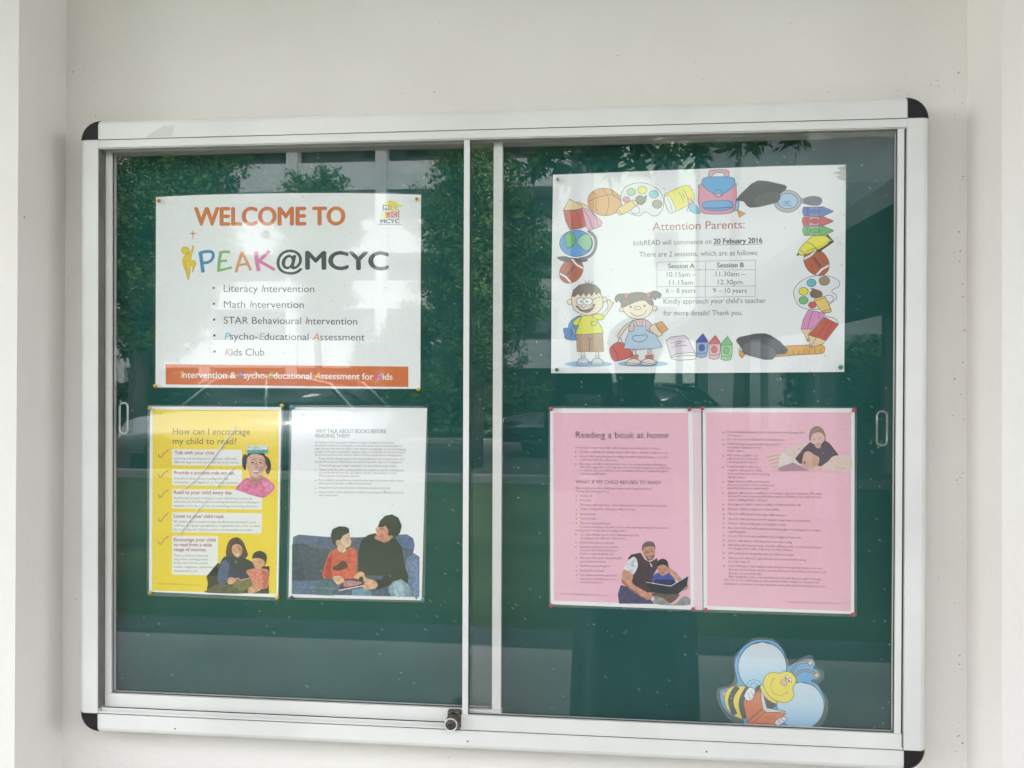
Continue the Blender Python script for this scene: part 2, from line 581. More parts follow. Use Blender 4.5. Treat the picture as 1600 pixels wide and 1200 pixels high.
bpart('seam_shade', (-HW + CS, HW - CS, -0.00015, 0.0006, HH - RW - 0.0005, HH - RW + 0.0001), M['gasket_shade'])  # thin dark line laid on to deepen the groove's shade
bpart('side_shade_strip', (-HW + RW, -HW + RW + 0.0011, 0.0012, 0.0150, -0.4412, 0.4350), M['channel'])  # dark strip lining the rail: grime and painted recess shade
bpart('side_shade_strip', (HW - RW - 0.0028, HW - RW - 0.0004, 0.0060, 0.0140, -0.4440, 0.4350), M['gasket_shade'])  # black strip painting the shaded gap beside the front door
bpart('sill_gasket', (-HW + RW + 0.001, HW - RW - 0.001, 0.0095, 0.022, -0.4488, -0.4462), M['gasket_shade'])


def door(y, xl0, xl1, xr0, xr1, zb0, zb1, thick, label):
    d = bpy.data.objects.new('sliding_door', None)
    C.objects.link(d)
    d.parent = NB
    d['label'] = label
    bpart('stile', (xl0, xl1, y, y + thick, zb1 + 0.0003, 0.4355), M['alu'], d, 0.0006)
    bpart('stile', (xr0, xr1, y, y + thick, zb1 + 0.0003, 0.4355), M['alu'], d, 0.0006)
    bpart('door_rail', (xl0 - (0.002 if y < 0.01 else 0), xr1 + 0.001, y - 0.0006, y + thick, zb0, zb1), M['alu'], d, 0.0009)
    gy = y + thick * 0.36
    bpart('glass_pane', (xl1 - 0.001, xr0 + 0.001, gy, gy + 0.004, zb1 - 0.001, 0.4356), M['glass'], d)
    bm = bmesh.new()                         # dark glazing bead round the pane
    for b_ in ((xl1, xr0, zb1 + 0.0002, zb1 + 0.0016), (xl1, xl1 + 0.0014, zb1 + 0.0017, 0.4355), (xr0 - 0.0014, xr0, zb1 + 0.0017, 0.4355)):
        box(bm, b_[0], b_[1], gy - 0.0012 - 0.05, gy - 0.0003 - 0.05, b_[2], b_[3])
    bm_obj('glazing_bead', bm, M['gasket_shade'], d)
    return d, gy


def finger_pull(d, gy, x, z, w, h, mat='pull'):
    bm = bmesh.new()
    r = w / 2
    pts = []
    for k in range(13):
        a = math.pi * k / 12
        pts.append((x + (r - 0.0016) * math.cos(a), gy - 0.0022 - 0.05, z + h / 2 - r + (r - 0.0016) * math.sin(a)))
    for k in range(13):
        a = math.pi + math.pi * k / 12
        pts.append((x + (r - 0.0016) * math.cos(a), gy - 0.0022 - 0.05, z - h / 2 + r + (r - 0.0016) * math.sin(a)))
    tube(bm, pts, 0.0016, 8, closed=True)
    bm_obj('finger_pull', bm, M[mat], d)


dback, gyb = door(0.0155, -0.6028, -0.5925, 0.0141, 0.0277, -0.4437, -0.4227, 0.0135, 'rear sliding door with its stile showing through the front glass')
dfront, gyf = door(0.0022, -0.0289, -0.0202, 0.5930, 0.6018, -0.4484, -0.4262, 0.0120, 'front sliding door with the wider bottom rail')
finger_pull(dback, gyb, -0.5735, 0.0130, 0.0165, 0.052)
finger_pull(dfront, gyf, 0.5742, 0.0085, 0.0170, 0.052, 'pull_clear')

lk = bpy.data.objects.new('lock', None)
C.objects.link(lk)
lk.parent = NB
bpart('lock_plate', (-0.0510, -0.0318, -0.0005, 0.0125, -0.4478, -0.4218), M['steel'], lk, 0.0012)
bm = bmesh.new()
lathe(bm, [(0.0088, -0.0005), (0.0088, -0.010), (0.0080, -0.0108)], 'y', 32, (-0.0423, -0.05, -0.4305))
bm_obj('lock_housing', bm, M['lock_face'], lk)
bm = bmesh.new()
LX, LZ = -0.0434, -0.4348
lathe(bm, [(0.0094, -0.0104), (0.0096, -0.0140), (0.0090, -0.0146), (0.0082, -0.0143), (0.0080, -0.0138)], 'y', 32, (LX, -0.05, LZ))
bm_obj('lock_rim', bm, M['steel_edge'], lk)
bm = bmesh.new()
lathe(bm, [(0.0080, -0.0139), (0.0078, -0.0142), (0.0058, -0.0143), (0.0054, -0.0149), (0.0001, -0.0149)], 'y', 32, (LX, -0.05, LZ))
bm_obj('lock_cylinder', bm, M['lock_face'], lk)
bm = bmesh.new()
box(bm, LX - 0.0040, LX + 0.0016, -0.0153 - 0.05, -0.01495 - 0.05, LZ - 0.0008, LZ + 0.0008)
box(bm, LX - 0.0020, LX + 0.0002, -0.0154 - 0.05, -0.01496 - 0.05, LZ - 0.0018, LZ + 0.0018)
bm_obj('keyhole', bm, M['keyhole'], lk)
# a strip of old tape on the top rail
tp = mesh_obj('tape_mark', [(x, -0.05 - 0.0003, z) for x, z in ((-0.527, 0.4495), (-0.484, 0.4505), (-0.480, 0.4665), (-0.497, 0.4668), (-0.515, 0.458))], [(0, 1, 2, 3, 4)], plain('old_tape', (0.56, 0.56, 0.53), 0.5), NB)
# small drilled screw holes in the bottom rail
for x, z in ((-0.478, -0.4665), (-0.020, -0.4645), (0.33, -0.4632)):
    bm = bmesh.new()
    lathe(bm, [(0.0013, -0.0002), (0.0002, -0.0002)], 'y', 10, (x, -0.05, z))
    bm_obj('screw_hole', bm, M['keyhole'], NB)

# ------------------------------------------------------------------ printed pages
PAGE_Y = 0.0446                              # front face of a sheet pinned on the felt


def plane_pt(px, py, y):
    """Where the sight line through a point of the reference picture meets the page's plane: used to trace flat printed matter at its real size."""
    d = AF + (px - 800) / FPX * AX + (600 - py) / FPX * AY
    t = (y - CAM.y) / d.y
    p = CAM + t * d
    return p.x, p.z


def spline(pts, closed=True, n=6):
    out = []
    m = len(pts)
    rng = range(m) if closed else range(m - 1)
    for i in rng:
        p0 = pts[(i - 1) % m] if closed or i > 0 else pts[i]
        p1 = pts[i]
        p2 = pts[(i + 1) % m]
        p3 = pts[(i + 2) % m] if closed or i + 2 < m else p2
        for k in range(n):
            t = k / n
            out.append(tuple(0.5 * (2 * p1[j] + (p2[j] - p0[j]) * t + (2 * p0[j] - 5 * p1[j] + 4 * p2[j] - p3[j]) * t * t + (3 * p1[j] - p0[j] - 3 * p2[j] + p3[j]) * t ** 3) for j in (0, 1)))
    if not closed:
        out.append(tuple(pts[-1]))
    return out


BF = None


PHOTO = {'girl_picture_', 'girl_portrait', 'mother_picture', 'sofa_picture', 'father_picture'}


class Page:
    def __init__(self, name, outline, label, cat, paper=(241, 240, 241), film=0, grow=2.0, crop=(0, 0, 1), film_outline=None):
        self.cr = crop
        pts = [self.px(p) for p in outline]
        cx = sum(p[0] for p in pts) / len(pts)
        cz = sum(p[1] for p in pts) / len(pts)
        X, Z = plane_pt(cx, cz, PAGE_Y)
        self.o = Vector((X, 0.0462, Z))
        self.root = thing(name, self.o, label, cat)
        self.begin('sheet', -1)
        self.solid(pts, paper, 0.0012)
        self.end()
        self.ppts = pts
        self.fpts = [self.px(p) for p in film_outline] if film_outline else [(p[0] + (grow if p[0] > cx else -grow), p[1] + (grow if p[1] > cz else -grow)) for p in pts]
        self.film = film

    def px(self, p):
        return (self.cr[0] + p[0] / self.cr[2], self.cr[1] + p[1] / self.cr[2])

    def crop(self, ox, oy, s):
        self.cr = (ox, oy, s)
        return self

    def w(self, p, y):
        x, z = plane_pt(p[0], p[1], PAGE_Y)
        return (x - self.o.x, y - self.o.y, z - self.o.z)

    def begin(self, part, layer=0):
        self.part, self.lay = part, layer
        self.V, self.F, self.MI, self.mats = [], [], [], []
        return self

    def mi(self, c):
        m = ink_mat(c, self.part in PHOTO)
        if m not in self.mats:
            self.mats.append(m)
        return self.mats.index(m)

    def yl(self):
        return PAGE_Y - 0.00008 - self.lay * 0.00003

    def raw(self, pts, c):
        y = self.yl()
        i0 = len(self.V)
        self.V += [self.w(p, y) for p in pts]
        self.F.append(tuple(range(i0, i0 + len(pts))))
        self.MI.append(self.mi(c))

    def solid(self, pts, c, thick):
        i0, n = len(self.V), len(pts)
        self.V += [self.w(p, PAGE_Y) for p in pts] + [self.w(p, PAGE_Y + thick) for p in pts]
        self.F += [tuple(range(i0, i0 + n)), tuple(range(i0 + 2 * n - 1, i0 + n - 1, -1))]
        self.F += [(i0 + k, i0 + (k + 1) % n, i0 + n + (k + 1) % n, i0 + n + k) for k in range(n)]
        self.MI += [self.mi(c)] * (n + 2)

    def poly(self, pts, c, smooth=False, line=None, lw=1.0):
        q = [self.px(p) for p in pts]
        if smooth:
            q = spline(q)
        self.lay += 1
        self.raw(q, c)
        if line:
            self.lay += 1
            self.ribbon(q, line, lw, True)
        return self

    def ribbon(self, q, c, lw, closed):
        n = len(q)
        y = self.yl()
        i0 = len(self.V)
        mi = self.mi(c)
        for i in range(n):
            a = q[(i - 1) % n] if closed or i > 0 else q[i]
            b = q[(i + 1) % n] if closed or i < n - 1 else q[i]
            dx, dy = b[0] - a[0], b[1] - a[1]
            L = math.hypot(dx, dy) or 1
            nx, ny = -dy / L * lw / 2, dx / L * lw / 2
            self.V += [self.w((q[i][0] + nx, q[i][1] + ny), y), self.w((q[i][0] - nx, q[i][1] - ny), y)]
        for i in range(n if closed else n - 1):
            j = (i + 1) % n
            self.F.append((i0 + 2 * i, i0 + 2 * i + 1, i0 + 2 * j + 1, i0 + 2 * j))
            self.MI.append(mi)

    def line(self, pts, c, lw=1.0, smooth=True, closed=False):
        q = [self.px(p) for p in pts]
        if smooth and len(q) > 2:
            q = spline(q, closed)
        self.lay += 1
        self.ribbon(q, c, lw, closed)
        return self

    def ell(self, cx, cy, rx, ry, c, rot=0, line=None, lw=1.0, n=28):
        a0 = R(rot)
        pts = []
        for k in range(n):
            a = 2 * math.pi * k / n
            x, y = rx * math.cos(a), ry * math.sin(a)
            pts.append((cx + x * math.cos(a0) - y * math.sin(a0), cy + x * math.sin(a0) + y * math.cos(a0)))
        return self.poly(pts, c, False, line, lw)

    def grad_ell(self, cx, cy, rx, ry, stops, n=20):
        """An ellipse printed as a vertical blend between colours."""
        self.lay += 1
        for k in range(n):
            t0, t1 = -1 + 2 * k / n, -1 + 2 * (k + 1) / n
            u = (k + 0.5) / n * (len(stops) - 1)
            i = min(int(u), len(stops) - 2)
            f = u - i
            c = tuple(int(stops[i][j] * (1 - f) + stops[i + 1][j] * f) for j in range(3))
            x0, x1 = rx * math.sqrt(max(0, 1 - t0 * t0)), rx * math.sqrt(max(0, 1 - t1 * t1))
            q = [(cx - x0, cy + ry * t0), (cx + x0, cy + ry * t0), (cx + x1, cy + ry * t1), (cx - x1, cy + ry * t1)]
            if x0 < 1e-6: q = q[1:]
            elif x1 < 1e-6: q = q[:3]
            self.raw([self.px(p) for p in q], c)
        return self

    def text(self, s, x0, y0, x1, cap, c, y1=None, bold=0.0, slant=0.0, res=3, tint=None):
        """One printed line from (x0, y0) to (x1, y1) on its baseline with capitals CAP tall; TINT colours single letters and slants them."""
        y1 = y0 if y1 is None else y1
        cu = bpy.data.curves.new('text', 'FONT')
        cu.body = s
        cu.size = 1.0
        cu.resolution_u = res
        cols = [c]
        if tint:
            for i, k in tint.items():
                if k not in cols:
                    cols.append(k)
            for k in cols:
                cu.materials.append(ink_mat(k))
            for i, k in tint.items():
                cu.body_format[i].material_index = cols.index(k)
        ob = bpy.data.objects.new('text', cu)
        me = bpy.data.meshes.new_from_object(ob)
        P0, P1 = self.px((x0, y0)), self.px((x1, y1))
        h = cap / self.cr[2]
        xs = [v.co.x for v in me.vertices]
        if xs:
            lo, hi = min(xs), max(xs)
            dx, dy = P1[0] - P0[0], P1[1] - P0[1]
            L = math.hypot(dx, dy)
            ux, uy = dx / L, dy / L
            y = self.yl()
            i0 = len(self.V)
            sl = {}
            if tint:
                for f in me.polygons:
                    if f.material_index:
                        for v in f.vertices: sl[v] = 0.2
            strikes = [(0.0, 0.0)] if not bold else [(-bold, 0.0), (bold, 0.0), (0.0, bold * 0.7), (0.0, -bold * 0.7)]
            L -= 2 * bold * h
            for k, (bx_, by_) in enumerate(strikes):     # bold type is struck several times, a hair apart
                i0 = len(self.V)
                for v in me.vertices:
                    q = (v.co.x - lo) / (hi - lo) * L + (bold + bx_) * h
                    hh = v.co.y / 0.672 * h            # capitals of the built-in font are about 0.67 tall
                    q += (slant + sl.get(v.index, 0.0)) * hh
                    hh += by_ * h
                    self.V.append(self.w((P0[0] + ux * q, P0[1] + uy * q - hh), y - 0.00002 * k))
                for f in me.polygons:
                    self.F.append(tuple(i0 + v for v in f.vertices))
                    self.MI.append(self.mi(cols[min(f.material_index, len(cols) - 1)]))
        bpy.data.meshes.remove(me)
        bpy.data.objects.remove(ob)
        bpy.data.curves.remove(cu)
        return self

    def end(self):
        if self.F:
            mesh_obj(self.part, self.V, self.F, self.mats, self.root, self.MI)
        return self

    def laminate(self, sm=False):
        q = self.fpts
        if sm:
            q = spline(q)
        y = PAGE_Y - 0.0022
        n = len(q)
        V = [self.w(p, y) for p in q] + [self.w(p, y + 0.00025) for p in q]
        F = [tuple(range(n))] + [(k, (k + 1) % n, n + (k + 1) % n, n + k) for k in range(n)]
        mesh_obj('laminate', V, F, M['film'][self.film], self.root)
        if n == len(self.ppts) == 4:             # the sealed, milkier margin outside the paper
            y = PAGE_Y - 0.0012
            V = [self.w(p, y) for p in q] + [self.w(p, y) for p in self.ppts]
            mesh_obj('laminate_edge', V, [(k, (k + 1) % 4, 4 + (k + 1) % 4, 4 + k) for k in range(4)], M['film'][6], self.root)
        return self


PIN_G = {}
PIN_PROF = [(0.0006, 0.0), (0.0022, -0.0004), (0.0030, -0.0016), (0.0033, -0.0030), (0.0030, -0.0044), (0.0021, -0.0056), (0.0008, -0.0062)]
PIN_ME = None


def pin(px, py, col, label, scale=1.0, group='push pins holding the sheets'):
    """A round-headed push pin."""
    global PIN_G
    if col not in PIN_G:
        bm = bmesh.new()
        lathe(bm, PIN_PROF, 'y', 16)
        me = bpy.data.meshes.new('push_pin')
        bm.normal_update()
        bm.to_mesh(me)
        bm.free()
        me.materials.append(plain('pin_plastic_%d_%d_%d' % col, ink(col, 0.03), 0.3, spec=0.5))
        PIN_G[col] = me
    o = bpy.data.objects.new('push_pin', PIN_G[col])
    C.objects.link(o)
    x, z = plane_pt(px, py, PAGE_Y - 0.005)
    o.location = (x, PAGE_Y - 0.0021, z)
    o.scale = (scale,) * 3
    tag(o, label, 'push pin', group)


# ------------------------------------------------------------------ welcome poster
DK = (72, 78, 84)
OR = (206, 116, 72)
W1 = Page('welcome_poster', [(243.8, 308), (300, 305), (362, 303.2), (450, 301.8), (540, 301.6), (610, 302.6), (657.6, 304.4), (656.6, 607.6), (540, 607.2), (400, 606.2), (243, 605.3)],
          'white landscape welcome poster with orange heading and banner on the left half of the board', 'poster', film=0, grow=1.8)
W1.begin('heading_text').crop(230, 290, 7.2727)
W1.text('WELCOME TO', 530, 451, 2252, 196, OR, y1=444, bold=0.055, res=6).end()
W1.begin('star_mark')
W1.poly([(520, 495), (527, 535), (570, 543), (528, 552), (521, 628), (512, 553), (470, 545), (512, 535)], (214, 150, 96))
for x, y in ((627, 508), (582, 638), (455, 592)):
    W1.ell(x, y, 6, 6, (190, 150, 120), n=8)
W1.end()
W1.begin('figure_mark')
YL, OL = (229, 200, 70), (190, 130, 50)
W1.poly([(522, 678), (528, 720), (505, 790), (500, 850), (540, 852), (553, 885), (535, 940), (512, 985), (520, 930), (500, 900), (490, 960), (468, 1070), (440, 980), (405, 890), (408, 830), (440, 785), (500, 740)], YL, True, OL, 0.7)
W1.ell(434, 737, 43, 42, YL, 0, OL, 0.8)
W1.line([(440, 900), (432, 850), (446, 950), (452, 1000)], OL, 0.6).end()
W1.begin('peak_lettering')
B_, G_, A_, K_ = (72, 138, 184), (134, 180, 120), (218, 150, 108), (214, 122, 164)
for pts, c, lw in (([(606, 762), (618, 860), (636, 988)], B_, 5.6), ([(585, 775), (650, 752), (728, 752), (752, 790), (735, 840), (690, 872), (636, 878)], B_, 4.6),
                   ([(838, 755), (820, 850), (812, 965)], G_, 4.8), ([(815, 768), (870, 752), (942, 756)], G_, 4.0), ([(820, 868), (860, 855), (908, 852)], G_, 3.6), ([(795, 972), (860, 955), (965, 930)], G_, 3.6),
                   ([(1080, 752), (1045, 860), (1010, 985)], A_, 4.6), ([(1080, 752), (1125, 850), (1180, 962)], A_, 4.2), ([(1035, 908), (1090, 896), (1145, 892)], A_, 3.4),
                   ([(1236, 752), (1245, 850), (1268, 972)], K_, 6.0), ([(1392, 742), (1330, 800), (1262, 868)], K_, 4.8), ([(1262, 850), (1350, 900), (1450, 958)], K_, 4.6)):
    W1.line(pts, c, lw)
W1.end()
W1.begin('at_lettering').crop(440, 290, 6.9565)
W1.text('@', -55, 905, 230, 190, DK, bold=0.03, res=6)
W1.text('MCYC', 255, 907, 1166, 187, DK, y1=914, bold=0.055, res=6).end()
W1.begin('bullet_list').crop(0, 0, 1)
RD, BL, GN, OG, PK = (186, 70, 84), (92, 164, 206), (150, 180, 150), (206, 130, 84), (212, 92, 140)
W1.text('Literacy Intervention', 349.5, 456, 491, 10.6, DK, y1=456.6, res=4, tint={9: RD})
W1.text('Math Intervention', 349.8, 480.9, 474.7, 10.6, DK, y1=481.3, res=4, tint={5: RD})
W1.text('STAR Behavioural Intervention', 349.7, 505.6, 558.2, 10.6, DK, y1=507.2, res=4, tint={17: RD})
W1.text('Psycho-Educational Assessment', 351, 530.6, 569.8, 10.6, DK, y1=532.2, res=4, tint={0: BL, 7: GN, 19: OG})
W1.text('Kids Club', 351.5, 555.6, 413, 10.6, DK, res=4, tint={0: PK})
for x, y in ((334, 450), (334.3, 474.7), (334.6, 499.4), (334.9, 524.2), (335.2, 549.2)):
    W1.ell(x, y, 2.0, 2.0, DK, n=14)
    W1.lay = 0
W1.end()
W1.begin('banner')
W1.poly([(259, 569), (380, 570.2), (500, 571.4), (638, 572.8), (638, 604.6), (500, 603.6), (380, 602), (259, 600.6)], (208, 112, 66))
W1.lay = 2
W1.text('Intervention & Psycho-Educational Assessment for Kids', 282.8, 590.3, 613.3, 9.8, (250, 240, 226), y1=593.4, res=4, bold=0.02,
        tint={0: (250, 226, 120), 15: (120, 140, 190), 22: (190, 206, 110), 34: (250, 190, 70), 49: (200, 120, 200)})
W1.end()
W1.begin('logo').crop(440, 290, 6.9565)
W1.poly([(1085, 268), (1275, 268), (1275, 356), (1085, 356)], (236, 224, 180))
W1.poly([(1090, 215), (1120, 178), (1180, 160), (1240, 175), (1312, 228), (1300, 240), (1270, 225), (1262, 268), (1100, 268)], (232, 218, 96))
W1.poly([(1098, 210), (1170, 210), (1170, 268), (1098, 268)], (128, 136, 146))
W1.poly([(1182, 212), (1252, 212), (1252, 266), (1182, 266)], (222, 200, 90))
W1.poly([(1126, 286), (1182, 286), (1182, 352), (1126, 352)], (226, 160, 110))
W1.poly([(1192, 284), (1258, 284), (1258, 346), (1192, 346)], (216, 120, 160))
W1.poly([(1268, 268), (1278, 268), (1278, 356), (1268, 356)], (170, 120, 90))
WH = (240, 240, 240)
W1.text('M', 1112, 256, 1158, 36, WH, bold=0.06)
W1.text('C', 1198, 258, 1238, 38, WH, bold=0.06)
W1.text('Y', 1136, 344, 1174, 46, (200, 90, 70), bold=0.06)
W1.text('C', 1204, 336, 1246, 42, WH, bold=0.06)
W1.text('MCYC', 1075, 407, 1280, 38, (84, 84, 92), bold=0.06)
W1.line([(1045, 420), (1306, 422)], (130, 130, 136), 0.8)
W1.end()
W1.laminate()
PB = 'of the welcome poster'
pin(247.9, 313.6, (214, 120, 84), 'orange push pin in the top left corner ' + PB, 0.9)
pin(651, 310.6, (196, 150, 60), 'gold push pin in the top right corner ' + PB, 0.8)
pin(242.3, 603, (214, 168, 70), 'gold push pin in the bottom left corner ' + PB, 0.9)
pin(653.6, 608.6, (206, 172, 70), 'gold push pin in the bottom right corner ' + PB, 0.9)

# ------------------------------------------------------------------ yellow page
Y1 = Page('yellow_tips_page', [(234.2, 635), (439.4, 636.2), (434.5, 933.6), (232.8, 924.6)],
          'yellow laminated reading tips page with white boxes and a girl balancing a book', 'laminated page', film=1,
          film_outline=[(231.4, 632.6), (443.2, 635), (436.2, 938.6), (230.4, 930)])
YC = (232, 203, 66)
Y1.begin('yellow_print').crop(0, 0, 1)
Y1.poly([(238.4, 640), (436.4, 641), (431.6, 928), (237.5, 922.8)], YC)
Y1.end()
Y1.begin('heading_text', 2).crop(225, 625, 7.111)
TX = (86, 74, 30)
Y1.text('How can I encourage', 320, 381, 1176, 66, TX, y1=385, res=5).end().begin('heading_text', 2)
Y1.text('my child to read?', 320, 488, 1028, 66, TX, y1=491, res=5).end().begin('page_number', 2)
Y1.text('164', 170, 162, 200, 14, TX, res=1)
Y1.end()
Y1.begin('girl_portrait', 2)
SKN, SKD, HR = (206, 166, 148), (176, 128, 112), (62, 50, 44)
Y1.poly([(1100, 620), (1130, 602), (1148, 640), (1140, 700), (1128, 780), (1098, 748), (1090, 680)], HR, True)
Y1.poly([(1345, 622), (1395, 662), (1412, 745), (1385, 826), (1355, 800), (1345, 720)], HR, True)
Y1.poly([(1020, 985), (1090, 900), (1165, 862), (1240, 930), (1320, 850), (1420, 915), (1455, 975), (1400, 1040), (1310, 1085), (1060, 1010)], (214, 112, 150), True)
Y1.poly([(1320, 900), (1400, 930), (1440, 975), (1390, 1020), (1340, 990)], (222, 132, 166), True)
Y1.poly([(1190, 820), (1310, 820), (1312, 880), (1240, 932), (1185, 880)], SKD, True)
Y1.poly([(1140, 640), (1165, 580), (1240, 556), (1320, 576), (1355, 640), (1350, 720), (1330, 640), (1240, 600), (1170, 640), (1150, 720)], HR, True)
Y1.ell(1352, 745, 16, 30, SKN)
Y1.poly([(1145, 670), (1170, 618), (1240, 598), (1325, 625), (1350, 690), (1342, 765), (1300, 835), (1240, 862), (1190, 840), (1155, 770)], SKN, True)
Y1.poly([(1270, 640), (1330, 650), (1345, 700), (1335, 765), (1300, 825), (1270, 800), (1300, 720)], (196, 150, 132), True)
Y1.line([(1185, 672), (1210, 662), (1230, 672)], HR, 0.6)
Y1.line([(1265, 672), (1295, 664), (1322, 678)], HR, 0.6)
Y1.ell(1208, 695, 17, 8, (70, 50, 46))
Y1.ell(1295, 697, 17, 8, (70, 50, 46))
Y1.line([(1250, 690), (1262, 740), (1235, 748)], SKD, 0.8)
Y1.poly([(1198, 772), (1245, 782), (1292, 772), (1275, 806), (1240, 815), (1212, 802)], (160, 80, 80), True)
Y1.poly([(1205, 778), (1245, 786), (1285, 778), (1268, 798), (1222, 798)], (240, 236, 232), True)
Y1.line([(1165, 872), (1200, 920), (1240, 945), (1300, 915), (1322, 862)], (190, 86, 126), 0.9)
Y1.poly([(1140, 555), (1388, 553), (1370, 590), (1155, 592)], (84, 152, 164))
Y1.poly([(1140, 506), (1378, 500), (1382, 553), (1142, 556)], (214, 214, 206))
Y1.line([(1145, 530), (1380, 526)], (180, 180, 172), 0.5)
Y1.end()
Y1.begin('mother_picture', 2).crop(225, 780, 7.058)
NV, NVL, BRN = (58, 60, 84), (84, 90, 120), (70, 58, 46)
Y1.poly([(690, 850), (815, 700), (850, 720), (1300, 735), (1385, 740), (1375, 1035), (690, 1020), (705, 930)], BRN, False)
Y1.poly([(905, 612), (920, 500), (960, 440), (1030, 420), (1090, 465), (1128, 550), (1145, 620), (1090, 660), (950, 660)], (84, 64, 52), True)
Y1.poly([(800, 930), (830, 740), (880, 640), (960, 630), (1080, 645), (1190, 690), (1215, 760), (1140, 800), (1120, 890), (1000, 890), (900, 945)], NV, True)
Y1.poly([(960, 640), (1090, 640), (1180, 700), (1200, 770), (1110, 790), (1000, 760)], (44, 44, 56), True)
Y1.poly([(812, 900), (840, 745), (890, 670), (940, 720), (930, 820), (900, 930)], NVL, True)
Y1.poly([(968, 550), (995, 500), (1060, 505), (1085, 556), (1072, 615), (1032, 642), (990, 612)], (206, 156, 126), True)
Y1.poly([(1040, 520), (1080, 560), (1068, 612), (1035, 638), (1050, 580)], (184, 130, 102), True)
Y1.line([(930, 600), (948, 500), (1010, 440)], (120, 96, 78), 0.9)
Y1.line([(1110, 600), (1095, 510), (1050, 440)], (116, 92, 74), 0.9)
Y1.line([(985, 556), (1010, 550)], (60, 40, 34), 0.6)
Y1.line([(1040, 556), (1066, 554)], (60, 40, 34), 0.6)
Y1.poly([(1002, 598), (1030, 608), (1058, 600), (1032, 622)], (236, 226, 220), True)
Y1.poly([(700, 1000), (830, 930), (960, 950), (1110, 1035), (700, 1030)], (98, 92, 72), True)
Y1.poly([(1130, 792), (1220, 762), (1320, 765), (1372, 790), (1378, 930), (1330, 990), (1190, 960), (1170, 870)], (214, 132, 112), True)
Y1.poly([(1300, 800), (1360, 800), (1370, 920), (1320, 980), (1310, 900)], (192, 108, 92), True)
Y1.poly([(1200, 655), (1212, 595), (1280, 568), (1342, 600), (1356, 660), (1330, 730), (1300, 700), (1285, 655)], (70, 54, 42), True)
Y1.poly([(1206, 655), (1260, 650), (1306, 660), (1334, 700), (1290, 760), (1245, 772), (1212, 725)], (208, 154, 124), True)
Y1.line([(1222, 690), (1248, 694)], (60, 40, 34), 0.6)
Y1.line([(1225, 728), (1262, 732)], (150, 70, 66), 0.8)
Y1.poly([(1180, 990), (1330, 985), (1382, 1000), (1380, 1040), (1090, 1036)], (84, 78, 66))
Y1.poly([(955, 880), (1050, 868), (1062, 892), (1180, 865), (1198, 960), (1100, 1015), (985, 965)], (120, 112, 76), False)
Y1.poly([(965, 872), (1050, 864), (1062, 888), (1180, 858), (1182, 872), (1062, 902), (1045, 880), (968, 884)], (196, 150, 138), False)
Y1.poly([(928, 880), (960, 858), (1010, 875), (1015, 905), (960, 938), (928, 925)], (206, 156, 126), True)
Y1.poly([(1150, 990), (1200, 962), (1300, 980), (1240, 1022), (1160, 1036)], (208, 154, 124), True)
Y1.end()
Y1.begin('text_box', 2)
BXC = (226, 224, 220)


def rbox(pg, pts, c, r=9):
    out = []
    n = len(pts)
    for i in range(n):
        p, a, b = pts[i], pts[i - 1], pts[(i + 1) % n]
        for q, s in ((a, 1), (b, 1)):
            L = math.hypot(q[0] - p[0], q[1] - p[1])
            out.append((p[0] + (q[0] - p[0]) / L * r, p[1] + (q[1] - p[1]) / L * r))
    pg.poly(out, c)
    pg.lay = 2


Y1.crop(225, 625, 7.111)
rbox(Y1, [(312, 548), (1090, 552), (1088, 730), (312, 726)], BXC)
rbox(Y1, [(312, 769), (1090, 773), (1088, 954), (312, 948)], BXC)
rbox(Y1, [(312, 989), (1318, 996), (1312, 1218), (312, 1205)], BXC)
Y1.crop(225, 780, 7.058)
rbox(Y1, [(311, 144), (1303, 155), (1299, 381), (310, 363)], BXC)
rbox(Y1, [(311, 402), (818, 410), (812, 845), (308, 830)], BXC)
Y1.end()
Y1.begin('tips_text', 4).crop(225, 625, 7.111)
MG, GY = (166, 84, 104), (112, 106, 104)


def lines(pg, rows, cap, c, drop=0.008, bold=0.0, res=1):
    for s, x0, x1, y in rows:
        pg.text(s, x0, y, x1, cap, c, y1=y + (x1 - x0) * drop, res=res, bold=bold)


lines(Y1, [('Talk with your child.', 340, 795, 603), ('Provide a positive role model.', 335, 1005, 824), ('Read to your child every day.', 333, 985, 1043)], 37, MG, bold=0.03, res=2)
lines(Y1, [('Listening and speaking provides your child with', 333, 1030, 660), ('different ways to learn and think about the world.', 333, 1055, 701),
           ('Chat about what you are reading in books,', 333, 940, 882), ('newspapers and magazines, or viewing onscreen.', 333, 1050, 924),
           ('Read books (or parts of them) to your child. Point out words', 335, 1200, 1100), ('when you are travelling, read something about them in a newspaper,', 333, 1285, 1140)], 26, GY)
Y1.crop(225, 780, 7.058)
lines(Y1, [('Listen to your child read.', 330, 885, 203), ('Encourage your child', 330, 790, 463), ('to read from a wide', 330, 748, 518), ('range of sources.', 330, 690, 571)], 37, MG, bold=0.03, res=2)
lines(Y1, [('magazine or book, or point out something interesting onscreen.', 330, 1255, 83), ('All children like to receive positive feedback and listening to your', 330, 1235, 258),
           ('child read is a great opportunity to congratulate him or her on what', 330, 1280, 300), ('has been achieved. Children need to see themselves as readers.', 330, 1205, 345),
           ('There is much to learn and', 330, 705, 632), ('enjoy from reading picture', 330, 708, 672), ('books, short stories, poems,', 330, 708, 712), ('comics, magazines, instruction', 330, 765, 757), ('manuals and so on.', 330, 595, 800)], 26, GY)
Y1.text('READ RECORD REWARD Oxford University Press 2012', 150, 936, 630, 15, (150, 130, 60), y1=955, res=1)
Y1.end()
TK = (176, 128, 96)
Y1.crop(225, 625, 7.111)
